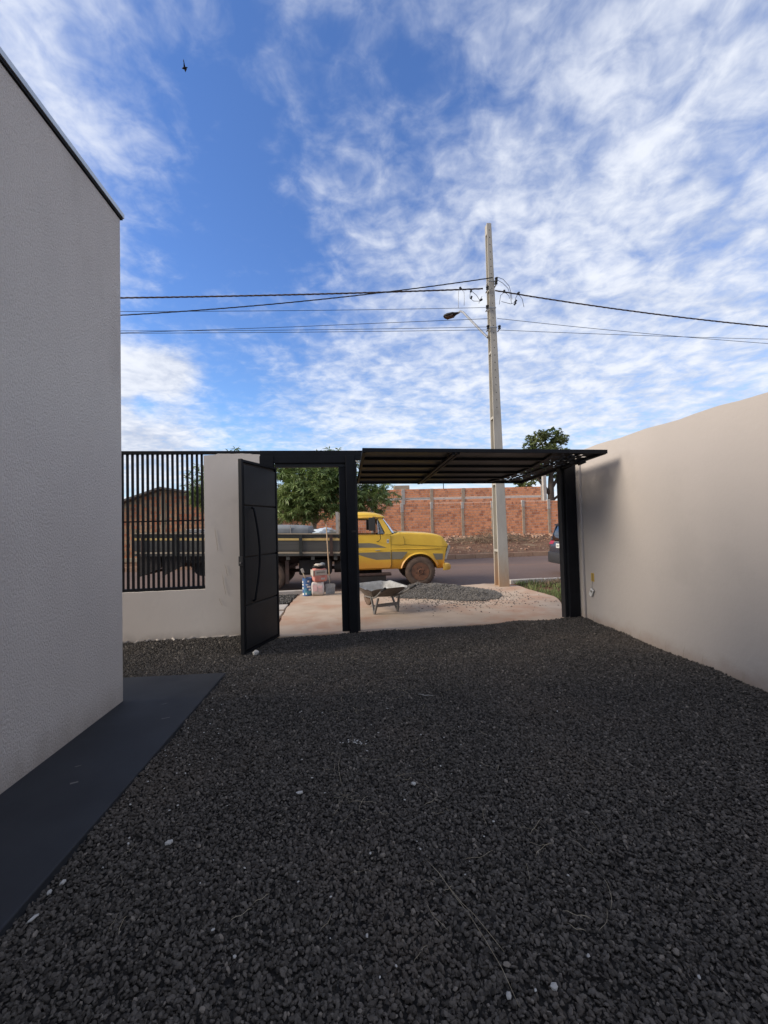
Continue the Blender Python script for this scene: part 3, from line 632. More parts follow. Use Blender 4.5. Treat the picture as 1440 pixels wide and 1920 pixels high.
for i in range(n):
    v0, v1 = .013+.974*i/n, .013+.974*(i+1)/n
    mb.hexa([tp(uc(v0)-.006, v0, .034), tp(uc(v0)+.006, v0, .034), tp(uc(v1)+.006, v1, .034), tp(uc(v1)-.006, v1, .034)], [tp(uc(v0)-.006, v0, .001), tp(uc(v0)+.006, v0, .001), tp(uc(v1)+.006, v1, .001), tp(uc(v1)-.006, v1, .001)])
mb.build('curved_border', 'black', tg)
# perforated sheet: irregular rectangular openings left between short strips
mb = MB(); r = random.Random(12); NV, NU = 40, 26; holes = set()
j = 1
while j < NV-1:
    i = 1+(j//2) % 2
    while i < NU-2:
        if r.random() < .5:
            w = r.choice((1, 2, 2)); 
            for q in range(w): holes.add((i+q, j))
            i += w+1
        else: i += 1
    j += 2
for j in range(NV):
    v0, v1 = .013+.974*j/NV, .013+.974*(j+1)/NV; ul = uc((v0+v1)/2)+.004
    i0 = None
    for i in range(NU+1):
        u = .74+(.987-.74)*i/NU
        solid = i < NU and (i, j) not in holes and u+.247/NU >= ul
        if solid and i0 is None: i0 = max(u, ul)
        if (not solid) and i0 is not None:
            if u > i0+.001: mb.hexa([tp(i0, v0, .006), tp(u, v0, .006), tp(u, v1, .006), tp(i0, v1, .006)], [tp(i0, v0, .002), tp(u, v0, .002), tp(u, v1, .002), tp(i0, v1, .002)])
            i0 = None
mb.build('perforated_sheet', 'black', tg)
for uu in (.90,): tbox(uu-.004, uu+.004, .013, .987, .008, .03).build('stiffener', 'black', tg)
q = tp(.925, .16, .045); MB().box(q-Vector((.04, .12, .07)), q+Vector((.04, .02, 0))).build('latch_bracket', 'black', tg, bevel=.004)
q = tp(.94, .11, .10); MB().box(q-Vector((.05, .03, .03)), q+Vector((.05, .03, .015)), Matrix.Rotation(R(-20), 3, 'Y')).build('latch', 'black', tg, bevel=.004)
for u, x in ((.0, .055), (1.0, 3.40)):
    a = fp(x, .0, 2.585); b = tp(u, .31, .02); MB().tube([a, b], .009, 8).build('stay_arm', 'steelgrey', tg)
    MB().tube([tp(u, .31, .03), tp(u, .44, .06), fp(x, .06, 2.18)], .011, 8).build('lift_arm', 'black', tg)

# ------------------------------------------------------------------ power pole with lamp and cables
PX, PY = 3.80, 10.42
pl = thing('power_pole', (PX, PY, -.1), 'tall tapering concrete power pole standing at the driveway edge', 'power pole')
def psec(z): t = (z+.1)/9.7; return .285-.155*t, .36-.20*t       # width (x), depth (y)
H0, H1 = -.35, 9.60
def pcx(z): return PX+.045-.030*(z/9.6)
mb = MB()
for (fy0, fy1) in ((0.0, .13), (.87, 1.0)):
    rings = []
    for z in (H0, 9.6):
        w, d = psec(z); x0, x1 = pcx(z)-w/2, pcx(z)+w/2; y0, y1 = PY-d/2+d*fy0, PY-d/2+d*fy1
        rings.append([(x0, y0, z), (x1, y0, z), (x1, y1, z), (x0, y1, z)])
    mb.loft(rings)
mb.build('flange', 'pole', pl, bevel=.012)
mb = MB(); rings = []
for z in (H0, 9.595):
    w, d = psec(z); x0, x1 = pcx(z)-w*.12, pcx(z)+w/2-.012; y0, y1 = PY-d/2+d*.131, PY-d/2+d*.869; rings.append([(x0, y0, z), (x1, y0, z), (x1, y1, z), (x0, y1, z)])
mb.loft(rings).build('web', 'pole_in', pl)
for z in (.85, 2.6, 4.35, 6.1, 7.8, 9.35):
    w, d = psec(z); MB().box((pcx(z)-w/2+.008, PY-d/2+d*.132, z-.03), (pcx(z)-w*.121, PY-d/2+d*.868, z+.03 if z < 9 else 9.59)).build('cross_web', 'pole', pl)
mb = MB(); z = 4.6
while z < 9.5:
    w, d = psec(z); x = pcx(z)-.0; mb.cyl((x, PY-d/2-.0015, z), (x, PY-d/2-.0005, z), .013, 10); z += .20
mb.build('bolt_holes', 'dark', pl, kind='stuff')
for z in (6.75, 7.28, 8.0): 
    w, d = psec(z); x = pcx(z); q = .004
    for a, b in (((x-w/2-q-.004, PY-d/2-q-.004, z-.012), (x+w/2+q+.004, PY-d/2-q, z+.012)), ((x-w/2-q-.004, PY-d/2-q+.0005, z-.012), (x-w/2-q, PY+d/2+q, z+.012)), ((x+w/2+q, PY-d/2-q+.0005, z-.012), (x+w/2+q+.004, PY+d/2+q, z+.012))): MB().box(a, b).build('steel_band', 'galv', pl)
def insulator(x, y, z):
    return MB().lathe((x, y, z-.05), (0, 0, 1), [(0, .01), (0, .035), (.02, .04), (.035, .022), (.055, .04), (.08, .04), (.095, .02), (.10, .01)], 12)
for (x, z) in ((3.66, 7.27), (3.66, 6.73), (3.965, 6.73), (3.68, 7.78), (3.93, 8.02), (3.92, 7.93)):
    insulator(x, PY-.16, z).build('insulator', 'rubber', pl, smooth=True); MB().box((x-.012, PY-.17, z-.07), (x+.012, PY-.02, z-.052)).build('insulator_bracket', 'galv', pl)
lampo = thing('street_lamp', (3.62, PY, 6.6), 'dark street lamp on a slanting grey arm high on the pole', 'street lamp')
MB().tube([(3.68, PY-.05, 6.50), (3.64, PY+.1, 6.66), (3.44, PY+1.35, 7.93), (3.40, PY+1.52, 8.05), (3.37, PY+1.60, 8.03)], .030, 10).build('arm', 'galv', lampo, smooth=True)
rings = []
for t, w, h in ((0, .05, .05), (.12, .09, .07), (.2, .16, .09), (.42, .19, .10), (.55, .15, .08), (.60, .06, .04)):
    c = Vector((3.36, PY+1.56, 8.02))+Vector((-.44, .26, -.02))*(t/.65)
    w *= .8; h *= .8; rings.append([c+Vector((-w*.5, -w*.86, -h*.45)), c+Vector((w*.5, w*.86, -h*.45)), c+Vector((w*.42, w*.72, h*.4)), c+Vector((-w*.42, -w*.72, h*.4))])
MB().loft(rings).build('lamp_head', 'dark', lampo, bevel=.02, smooth=True)
c = Vector((3.36, PY+1.56, 8.02)); dl = Vector((-.44, .26, -.02))/.65; sl_ = Vector((.5, .86, 0))*.10; MB().hexa([c+dl*.2-sl_+Vector((0, 0, -.062)), c+dl*.5-sl_+Vector((0, 0, -.062)), c+dl*.5+sl_+Vector((0, 0, -.062)), c+dl*.2+sl_+Vector((0, 0, -.062))], [c+dl*.2-sl_+Vector((0, 0, -.037)), c+dl*.5-sl_+Vector((0, 0, -.037)), c+dl*.5+sl_+Vector((0, 0, -.037)), c+dl*.2+sl_+Vector((0, 0, -.037))]).build('lens', mat('brown_lamp_lens', (.07, .05, .04), rough=.25), lampo)
WY = PY-.12
def sagline(p0, p1, sag, n=28):
    p0, p1 = Vector(p0), Vector(p1); return [p0.lerp(p1, i/n)-Vector((0, 0, 4*sag*(i/n)*(1-i/n))) for i in range(n+1)]
def cable(label, pts, r, m='wire', twist=0, name='cable'):
    mb = MB()
    if twist:
        for ph in range(3):
            L_ = 0; q = []; last = None; dense = []
            for a, b in zip(pts, pts[1:]):
                for t in range(10): dense.append(a.lerp(b, t/10))
            for p in dense:
                if last: L_ += (p-last).length
                last = p; an = L_/twist*6.283+ph*2.094; q.append(p+Vector((0, math.cos(an), math.sin(an)))*r)
            mb.tube(q, r*.95, 5)
    else: mb.tube(pts, r, 6)
    o = mb.build(name, m, smooth='all'); return tag(o, label, 'cable')
slope = math.tan(TH)*0
cable('thick brown twisted cable leaving the pole to the left, nearly straight', [p for p in sagline((-30, WY, 7.55), (3.69, WY, 7.78), .42)], .012, 'wire_br', .55)
cable('thick brown twisted cable leaving the pole to the right', sagline((3.90, WY, 7.73), (34, WY, 7.4), 1.05), .011, 'wire_br', .55)
cable('thinner twisted black cable sagging left from the highest fitting on the pole', sagline((-26, WY-.05, 7.6), (3.90, WY-.05, 8.06), 1.15, 40), .008, 'wire', .7)
cable('single thin wire running left, just below the twisted cables', sagline((-30, WY, 7.45), (3.69, WY, 7.27), .35), .0058)
cable('thin phone wire running left at lamp level, upper of the lower pair', sagline((-30, WY, 7.05), (3.69, WY, 6.75), .35), .0058)
cable('thin phone wire leaving the pole to the left just under the drop wire', [Vector(p) for p in ((3.69, WY, 6.67), (1.2, WY, 6.61), (-1.27, WY, 6.56), (-5.66, WY, 6.49), (-12, WY, 6.46), (-30, WY, 6.7))], .0058)
cable('thin phone wire running nearly level to the right of the pole', sagline((3.93, WY, 6.67), (34, WY, 6.75), .27), .0058)
cable('thin drop wire sloping down left from the band under the lamp', [Vector(p) for p in ((3.69, WY, 6.97), (1.2, WY, 6.84), (-1.27, WY, 6.705), (-3.5, WY, 6.60), (-5.66, WY, 6.50), (-9, WY, 6.36), (-30, WY, 6.2))], .006)
cable('thin drop wire sloping gently down right from the pole', sagline((3.93, WY, 6.98), (34, WY, 6.2), .55), .006)
# loose tap ends hanging near the pole
for k, (x, pts) in enumerate([(2.94, [(2.94, 7.74), (2.90, 7.66), (2.89, 7.35), (2.88, 7.22)]), (3.0, [(2.98, 7.74), (3.05, 7.66), (3.05, 7.45), (3.04, 7.30)]), (3.25, [(3.22, 7.68), (3.20, 7.5), (3.30, 7.42), (3.45, 7.42), (3.53, 7.55)]), (3.3, [(3.26, 7.68), (3.38, 7.58), (3.46, 7.45), (3.44, 7.36)]), (4.2, [(4.12, 7.66), (4.03, 7.58), (3.99, 7.34)]), (4.3, [(4.16, 7.66), (4.26, 7.58), (4.27, 7.50)]), (4.45, [(4.5, 7.62), (4.44, 7.52), (4.42, 7.40), (4.30, 7.36), (4.05, 7.42)]), (4.6, [(4.52, 7.62), (4.62, 7.50), (4.66, 7.28)]), (4.1, [(3.96, 8.08), (4.12, 8.02), (4.27, 7.85), (4.33, 7.62), (4.34, 7.48)]), (4.15, [(3.96, 8.0), (4.10, 7.92), (4.24, 7.78), (4.30, 7.60), (4.32, 7.36)])]):
    MB().tube([(p[0], WY-.03, p[1]) for p in pts], .0065, 5).build('tap_wire', 'wire' if k > 1 else 'galv', pl, smooth='all')
for x, z in ((2.96, 7.76), (3.24, 7.70), (3.24, 7.52), (3.50, 7.46), (4.14, 7.70), (4.52, 7.66), (4.44, 7.44), (4.42, 7.37)): MB().box((x-.022, WY-.05, z-.04), (x+.022, WY-.01, z+.03), Matrix.Rotation(x*3, 3, 'Y')).build('connector', 'rubber', pl)

# ------------------------------------------------------------------ yellow truck
YC, YN = 12.0, 11.0
tk = thing('truck', (0, YC, -.12), 'old yellow flatbed truck with grey stripes parked across the driveway', 'truck')
def ring_body(x, w, z0, z1, rs, crown=.02):
    pts = []
    pts += [(x, YC-w+.03, z0), (x, YC-w, z0+.05), (x, YC-w, z0+(z1-z0)*.35), (x, YC-w-.012, z0+(z1-z0)*.62), (x, YC-w, z1-rs)]
    for k in range(1, 5): a = k/5*math.pi/2; pts.append((x, YC-w+rs*(1-math.cos(a)), z1-rs+rs*math.sin(a)))
    pts += [(x, YC-w+rs, z1), (x, YC-w*.45, z1+crown), (x, YC, z1+crown*1.1)]
    mir = [(p[0], 2*YC-p[1], p[2]) for p in pts[:-1]][::-1]
    return pts+mir
secs = [(-.17, .955, .39, 1.32, .03), (.5, .965, .39, 1.32, .03), (1.0, .965, .39, 1.325, .04), (1.14, .96, .39, 1.36, .06), (1.24, .955, .38, 1.385, .06), (1.5, .945, .37, 1.372, .055), (1.8, .935, .36, 1.352, .055), (2.1, .925, .36, 1.325, .055), (2.3, .915, .36, 1.292, .06), (2.40, .91, .36, 1.26, .05), (2.47, .905, .40, 1.215, .05), (2.50, .90, .62, 1.165, .07), (2.56, .89, .88, 1.095, .06), (2.60, .87, .95, 1.035, .035)]
bd = MB().loft([ring_body(x, w, z0, z1, rs) for x, w, z0, z1, rs in secs]).build('body', 'yellow', None, org=ORG['truck'])
WHX, WHZ = 1.80, .30
cyls = [MB().cyl((1.785, y0, .27), (1.785, y1, .27), .50, 40) for y0, y1 in ((10.7, 11.42), (12.58, 13.3))]
cyls.append(MB().box((-.10, 11.14, .62), (.98, 12.86, 1.6)))
cut(bd, cyls); bd.parent = tk; bd.location = (0, 0, 0)
for p in bd.data.polygons: p.use_smooth = True
bd.data.set_sharp_from_angle(angle=R(32))
def xzplate(name, outer, holes, y, t, m, parent=tk, bevel=0, lean=0, zr=1.33): return plate(name, outer, holes, lambda x, z, k: (x, y+k+(z-zr)*lean, z), t, m, parent, bevel)
# fender lips, seams, stripes, doors (near side and far side)
for side in (0, 1):
    ys_ = (lambda y: y) if side == 0 else (lambda y: 2*YC-y)
    arc = [(1.785+.515*math.cos(a), .27+.515*math.sin(a)) for a in [R(18+147*i/24) for i in range(25)]]
    arc2 = [(1.785+.585*math.cos(a), .27+.555*math.sin(a)) for a in [R(18+147*i/24) for i in range(25)]][::-1]
    mb = MB(); n = len(arc); A0 = [Vector((x, ys_(YC-.925-.060+.02*abs(x-1.785)), z)) for x, z in arc]; A1 = [Vector((x, ys_(YC-.915+.02*(x-1.2)), z+.035)) for x, z in arc2[::-1]]; A2 = [p+Vector((0, (.10 if side == 0 else -.10), 0)) for p in A0]
    mb.loft([A1, A0, A2], caps=False, closed=False).build('fender_lip', 'yellow', tk, smooth=True)
    y_ = 11.0245 if side == 0 else 2*YC-11.0245-.012
    door = [(.03, .43), (.96, .43), (1.0, .50), (1.003, 1.30), (.98, 1.315), (.03, 1.315)]
    do = xzplate('door', door, [], y_-.003, .012, 'yellow', bevel=.003)
    ystr = y_-.0055 if side == 0 else y_+.0115
    xzplate('stripe', [(.035, 1.00), (.89, .975), (.58, 1.09), (.43, 1.115), (.035, 1.12)], [], ystr, .003, 'grey_decal')
    xzplate('stripe', [(.035, .86), (.99, .86), (.99, .655), (.60, .655), (.30, .74), (.035, .84)], [], ystr, .003, 'grey_decal')
    yf = 11.030 if side == 0 else 2*YC-11.030-.003
    xzplate('stripe', [(1.02, .86), (1.46, .845), (1.30, .655), (1.02, .655)], [], ystr+(.0085 if side == 0 else -.0085), .003, 'grey_decal')
    yq = 11.082; st = MB().hexa([(2.25, ys_(yq-.012), .60), (2.44, ys_(yq+.004), .60), (2.44, ys_(yq+.03), .60), (2.25, ys_(yq+.03), .60)], [(2.16, ys_(yq-.022), .775), (2.445, ys_(yq+.002), .765), (2.445, ys_(yq+.03), .765), (2.16, ys_(yq+.03), .775)]); st.build('stripe', 'grey_decal', tk)
    for a, b in (((1.006, .43), (1.012, 1.31)),): xzplate('panel_gap', [(a[0], a[1]), (b[0], a[1]), (b[0], b[1]), (a[0], b[1])], [], ystr+(.004 if side == 0 else -.004), .004, 'dark')
    mb = MB()
    for seg in ([(1.02, 1.052), (1.30, 1.035), (1.39, 1.045)], [(1.255, 1.375), (1.33, 1.33), (1.375, 1.2), (1.39, 1.045)], [(1.39, 1.045), (1.9, 1.005), (2.3, .975), (2.56, .955)]):
        mb.tube([(x, ys_(YC-.965+.02*max(0, (x-1.0))*1.25-.011+(.03 if z > 1.3 else 0)), z) for x, z in seg], .0045, 4)
    mb.build('panel_gap', 'dark', tk)
    mb = MB(); mb.tube([(x, ys_(YC-.972+.025*max(0, x-1.0)), .925-.012*max(0, x-1)) for x in (.04, .5, 1.0, 1.5, 2.0, 2.4)], .012, 6); mb.build('body_crease', 'yellow', tk, smooth='all')
    MB().box((.58, ys_(10.985), .905), (.70, ys_(11.012), .925)).build('door_handle', 'chrome', tk, bevel=.003)
    # cab side with window opening, leaning inwards
    lean = .20 if side == 0 else -.20; yb = 11.045 if side == 0 else 2*YC-11.045-.035
    outl = [(-.17, 1.325), (1.03, 1.33), (1.04, 1.355), (.775, 1.815), (-.17, 1.83)]
    hole = [(.0, 1.345), (.80, 1.335), (.845, 1.355), (.85, 1.39), (.695, 1.72), (.65, 1.765), (.05, 1.775), (.0, 1.73)]
    xzplate('cab_side', outl, [hole], yb, .035, 'yellow', bevel=.004, lean=lean)
    xzplate('window_rubber', [(x*1.0, z) for x, z in hole], [[(.012, 1.357), (.795, 1.347), (.832, 1.36), (.836, 1.388), (.682, 1.712), (.642, 1.752), (.055, 1.762), (.012, 1.725)]], yb+(.002 if side == 0 else -.002), .03, 'rubber', lean=lean)
    MB().hexa([(.665, ys_(11.052), 1.35), (.685, ys_(11.052), 1.35), (.685, ys_(11.07), 1.35), (.665, ys_(11.07), 1.35)], [(.650, ys_(11.135), 1.755), (.670, ys_(11.135), 1.755), (.670, ys_(11.153), 1.755), (.650, ys_(11.153), 1.755)]).build('vent_divider', 'chrome', tk)
    xzplate('vent_glass', [(.688, 1.36), (.83, 1.36), (.685, 1.69), (.672, 1.72)], [], yb+.016*(1 if side == 0 else .8), .003, 'glass', lean=lean)
    MB().tube([(.60, ys_(11.05), 1.16), (.66, ys_(10.99), 1.15), (.72, ys_(10.90), 1.22), (.70, ys_(10.86), 1.45), (.64, ys_(10.86), 1.80), (.55, ys_(10.90), 1.82), (.50, ys_(11.08), 1.79)] if side == 0 else [(.60, ys_(11.05), 1.16), (.66, ys_(10.95), 1.2), (.64, ys_(10.86), 1.5), (.62, ys_(10.86), 1.78), (.50, ys_(11.08), 1.79)], .009, 6).build('mirror_arm', 'rubber', tk, smooth='all')
    MB().box((.41, ys_(10.875), 1.45), (.59, ys_(10.84), 1.80), rot_z(-.2 if side == 0 else .2)).build('mirror', 'rubber', tk, bevel=.012)
    # step
    MB().box((-.15, ys_(10.99), .22), (1.0, ys_(11.22), .29)).build('running_board', 'rust', tk, bevel=.02)
    MB().box((-.15, ys_(11.0), .10), (.85, ys_(11.30), .215)).build('step_box', 'dark', tk)
# door badge sticker
xzplate('sticker', [(.895, 1.10), (.955, 1.10), (.955, 1.205), (.895, 1.205)], [], 11.0165, .0015, 'white')
mb = MB()
for a, b in (((.905, 1.12), (.915, 1.19)), ((.935, 1.12), (.945, 1.19)), ((.917, 1.15), (.933, 1.16))): mb.box((a[0], 11.0145, a[1]), (b[0], 11.0155, b[1]))
mb.build('sticker_mark', 'ink', tk)
# roof
def ring_roof(x, w, z0, z1):
    pts = []
    for i in range(13):
        a = math.pi*i/12; pts.append((x, YC-w*(abs(math.cos(a))**.45)*(1 if math.cos(a) >= 0 else -1), z0+(z1-z0)*(math.sin(a)**.55 if math.sin(a) > 0 else 0)))
    return pts
MB().loft([ring_roof(x, w, z0, z1) for x, w, z0, z1 in ((-.19, .84, 1.80, 1.86), (-.15, .87, 1.79, 1.955), (.05, .885, 1.80, 1.988), (.35, .885, 1.81, 1.985), (.6, .88, 1.81, 1.955), (.76, .87, 1.80, 1.90), (.85, .86, 1.80, 1.845), (.875, .85, 1.80, 1.815))]).build('roof', 'yellow', tk, smooth=True)
for y in (11.075, 2*YC-11.095): MB().tube([(-.17, y+.03, 1.815), (.7, y+.03, 1.812), (.84, y+.03, 1.80)], .014, 6).build('rain_gutter', 'yellow2', tk, smooth='all')
# windscreen
def wsq(a, b, y0, y1, t): return MB().hexa([(a[0], y0, a[1]), (a[0], y1, a[1]), (a[0]-t, y1, a[1]), (a[0]-t, y0, a[1])], [(b[0], y0+.07, b[1]), (b[0], y1-.07, b[1]), (b[0]-t, y1-.07, b[1]), (b[0]-t, y0+.07, b[1])])
def wscr(off, w0, w1, x_in):
    b, t = [], []
    for i in range(21):
        k = -1+2*i/20; e_ = abs(k)**5
        b.append(Vector((1.165-.125*e_+off, YC+(.915+w0)*k, 1.372-.01*e_))); t.append(Vector((.845-.065*e_+off, YC+(.835+w1)*k, 1.79)))
    return b, t
b0, t0_ = wscr(0, 0, 0, 0); b1, t1_ = wscr(-.008, 0, 0, 0)
mb = MB(); mb.loft([b0, [a.lerp(c, .5)+Vector((.012, 0, 0)) for a, c in zip(b0, t0_)], t0_, t1_, [a.lerp(c, .5)+Vector((.004, 0, 0)) for a, c in zip(b1, t1_)], b1, b0], caps=False, closed=False); mb.build('windscreen', 'glass_w', tk, smooth=True)
MB().tube([p+Vector((.004, 0, -.006)) for p in b0], .014, 6).build('windscreen_rubber', 'rubber', tk, smooth='all'); MB().tube([p+Vector((.004, 0, .004)) for p in t0_], .012, 6).build('windscreen_rubber', 'rubber', tk, smooth='all')
for k in (0, -1): MB().tube([b0[k], b0[k].lerp(t0_[k], .5)+Vector((.01, 0, 0)), t0_[k]], .014, 6).build('windscreen_rubber', 'rubber', tk, smooth='all')
MB().box((1.13, 11.10, 1.352), (1.20, 12.90, 1.378)).build('windscreen_base', 'rubber', tk, bevel=.005)
MB().tube([(1.20, 11.45, 1.39), (1.235, 11.35, 1.41), (1.10, 11.2, 1.47)], .006, 5).build('wiper', 'rubber', tk)
# rear wall of the cab
plate('cab_rear', [(11.09, .62), (12.91, .62), (12.91, 1.35), (12.82, 1.82), (11.18, 1.82), (11.09, 1.35)], [[(11.45, 1.40), (12.55, 1.40), (12.50, 1.70), (11.50, 1.70)]], lambda y, z, k: (-.165+k, y, z), .03, 'yellow', tk)
MB().box((-.06, 11.2, .66), (.42, 12.8, .95)).build('seat', 'rubber', tk, bevel=.04); MB().box((-.10, 11.2, .96), (.04, 12.8, 1.38)).build('seat_back', 'rubber', tk, bevel=.03)
MB().box((.80, 11.16, .98), (.97, 12.84, 1.33)).build('dashboard', 'plastic', tk, bevel=.03)
c = Vector((.70, 12.42, 1.32)); t = Vector((-.55, 0, .83)); a_ = Vector((0, 1, 0)); b_ = t.cross(a_).normalized()
MB().tube([c+(a_*math.cos(k*.3142)+b_*math.sin(k*.3142))*.2 for k in range(21)], .012, 6).build('steering_wheel', 'rubber', tk)
# nose: grille, headlights, bumper
plate('grille', [(11.105, .60), (12.895, .60), (12.87, .965), (11.13, .965)], [], lambda y, z, k: (2.475+(z-.60)*.36+k, y, z), .075, 'cpale', tk, .006)
for i in range(6):
    z = .66+i*.042; MB().box((2.551+(z-.60)*.36, 11.50, z), (2.566+(z-.60)*.36, 12.50, z+.018)).build('grille_bar', 'chrome', tk)
for y in (11.31, 12.69): 
    MB().lathe((2.585, y, .77), (1, 0, -.30), [(-.03, .09), (.015, .098), (.03, .09), (.036, .05), (.038, .001)], 20).build('headlight', 'glass', tk, smooth=True); MB().lathe((2.56, y, .775), (1, 0, -.3), [(0, .11), (.015, .11), (.03, .10), (.03, .085), (0, .08)], 20).build('headlight_ring', 'chrome', tk, smooth=True)
prof = [(2.50, .32), (2.60, .325), (2.635, .37), (2.635, .45), (2.60, .495), (2.50, .50)]
MB().loft([[(x-(.10 if abs(y-YC) > 1.02 else 0), y, z) for x, z in prof] for y in (10.93, 10.99, 11.3, 12.0, 12.7, 13.01, 13.07)]).build('bumper', 'yellow2', tk, bevel=.006, smooth=True)
for y in (11.5, 12.45): MB().box((2.35, y, .34), (2.50, y+.08, .46)).build('bumper_bracket', 'rust', tk)
MB().box((2.45, 11.2, .50), (2.50, 12.8, .60)).build('valance', 'yellow2', tk)
# wheels
def wheel(x, y, inward, rad=.41, w=.22, front=True):
    s = inward
    ty = MB().lathe((x, y, rad-.115), (0, s, 0), [(.01, .245), (.0, .26), (-.006, .30), (.004, .36), (.018, .395), (.045, rad-.003), (.11, rad), (w-.045, rad-.003), (w-.018, .395), (w-.004, .36), (w, .26)], 40).build('wheel', 'tyre', tk, smooth=True)
    MB().lathe((x, y, rad-.115), (0, s, 0), [(.0, .244), (-.004, .238), (.012, .228), (.03, .222), (.05, .20), (.055, .185), (.03, .165), (.022, .12), (.020, .085), (.004, .075), (-.012, .066), (-.016, .060), (.03, .050), (.031, .001)], 28).build('rim', 'rim', ty, smooth=True)
    mb = MB()
    for k in range(6):
        a = k*math.pi/3+.3; mb.cyl((x+.115*math.cos(a), y+s*.024, rad-.115+.115*math.sin(a)), (x+.115*math.cos(a), y-s*.004, rad-.115+.115*math.sin(a)), .014, 6)
    mb.build('wheel_nuts', 'dark', ty)
    mb = MB()
    for k in range(6):
        a = k*math.pi/3; mb.cyl((x+.174*math.cos(a), y+s*.030, rad-.115+.174*math.sin(a)), (x+.174*math.cos(a), y+s*.07, rad-.115+.174*math.sin(a)), .021, 10)
    mb.build('hand_holes', 'dark', ty)
    if front:
        mb = MB()
        for k in range(36):
            a = k*2*math.pi/36
            for yy in (.03, w-.075): mb.box((x-.014, y+s*yy if s > 0 else y+s*(yy+.045), rad-.115+rad-.004), (x+.014, (y+s*(yy+.045)) if s > 0 else y+s*yy, rad-.115+rad+.006), Matrix.Rotation(a, 3, 'Y') @ Matrix.Rotation(.3, 3, 'Z'), (x, y, rad-.115))
        mb.build('tread', 'tyre', ty)
wheel(1.80, 11.03, 1); wheel(1.80, 12.97, -1); wheel(-2.25, 11.0, 1, w=.2); wheel(-2.25, 11.23, 1, w=.2); wheel(-2.25, 13.0, -1, w=.2); wheel(-2.25, 12.77, -1, w=.2)
for x in (1.80, -2.25): MB().cyl((x, 11.1, .295), (x, 12.9, .295), .07, 12).build('axle', 'rust', tk)
for y in (11.55, 12.35): MB().box((-5.3, y, .60), (2.3, y+.09, .80)).build('chassis_rail', 'rust', tk)
MB().box((1.25, 11.45, .35), (2.35, 12.55, 1.0)).build('engine', 'dark', tk, bevel=.05)
MB().box((-1.5, 11.12, .30), (-.62, 11.5, .72)).build('fuel_tank', 'dark', tk, bevel=.05)
MB().cyl((-.55, 11.35, .48), (-.2, 11.35, .48), .16, 16).build('air_tank', 'dark', tk, smooth=True)
MB().tube([(-4.5, 12, .45), (-2.3, 12, .32), (.8, 12, .45)], .05, 8).build('drive_shaft', 'rust', tk)
for y in (11.3, 12.6): MB().tube([(-2.95, y, .60), (-2.6, y, .46), (-2.25, y, .42), (-1.9, y, .46), (-1.55, y, .60)], .05, 6).build('leaf_spring', 'rust', tk)
# bed (rises a little towards the tail)
bz = lambda x: -.030*(x+.38)-.0
def bbox(x0, x1, y0, y1, z0, z1, mb=None): return (mb or MB()).hexa([(x0, y0, z0+bz(x0)), (x1, y0, z0+bz(x1)), (x1, y1, z0+bz(x1)), (x0, y1, z0+bz(x0))], [(x0, y0, z1+bz(x0)), (x1, y0, z1+bz(x1)), (x1, y1, z1+bz(x1)), (x0, y1, z1+bz(x0))])
bed = bbox(-5.60, -.40, 10.93, 13.07, .872, .925).build('bed_floor', 'beddark', tk)
for side in (0, 1):
    ys_ = (lambda y: y) if side == 0 else (lambda y: 2*YC-y)
    def sb_(nm, z0, z1, d0, d1, m):
        a, b = sorted((ys_(d0), ys_(d1))); bbox(-5.62, -.38, a, b, z0, z1).build(nm, m, bed)
    sb_('edge_rail', .805, .868, 10.88, 10.95, 'bedgrey'); sb_('bottom_board', .87, .915, 10.875, 10.91, 'bedtan'); sb_('side_board', .935, 1.205, 10.885, 10.91, 'bedgrey')
    sb_('ochre_rail', 1.215, 1.272, 10.87, 10.912, 'bedyel'); sb_('upper_board', 1.285, 1.375, 10.885, 10.91, 'beddark'); sb_('top_rail', 1.378, 1.402, 10.872, 10.925, 'bedtan')
    x = -.60; k = 0
    while x > -5.6:
        a, b = sorted((ys_(10.845), ys_(10.868))); bbox(x-.04, x+.04, a, b, .81, 1.37).build('stake', 'beddark' if k % 2 else 'rust', bed); x -= .80; k += 1
bbox(-.42, -.38, 10.93, 13.07, .93, 1.37).build('front_board', 'beddark', bed); bbox(-5.62, -5.58, 10.93, 13.07, .93, 1.37).build('tail_board', 'beddark', bed)
# headboard rack behind the cab
for y in (11.0, 11.5, 12.0, 12.5, 12.92): bbox(-.47, -.40+.0, y-.03, y+.05, 1.372, 1.98).build('rack_post', 'cpale', bed)
for z in (1.55, 1.75, 1.93): bbox(-.475, -.472, 10.98, 13.0, z, z+.06).build('rack_rail', 'cpale', bed)
for i in range(9):
    x = -.7-i*.58; bbox(x-.05, x+.05, 10.98, 13.0, .80, .868).build('cross_member', 'rust', tk)
for x in (-.50, -1.10, -1.75, -3.2, -4.3): bbox(x-.04, x+.05, 10.90, 10.97, .70, .80).build('bed_bracket', 'bedgrey', tk)
MB().box((-1.83, 10.98, .10), (-1.74, 11.04, .72)).build('mudflap_stay', 'rust', tk)
for x0, x1, za, zb in ((-5.62, -5.03, .43, .63), (-5.0, -4.45, .45, .68)):
    for y in (11.02, 12.9): MB().prism([(x0, y, za), (x0+.06, y, za-.01), (x1, y, zb), (x1, y, .98), (x0, y, 1.03)], (0, .05, 0)).build('tail_bracket', 'dark', tk)
bbox(-5.55, -3.4, 11.05, 12.95, .62, .80).build('tool_carrier', 'dark', tk)
MB().box((-5.6, 11.2, .44), (-5.5, 12.8, .52)).build('rear_bar', 'rust', tk)
mb = MB(); mb.cyl((-4.1, 11.4, .62), (-4.1, 12.6, .62), .28, 20); mb.build('spare_wheel', 'rubber', tk, smooth=True)

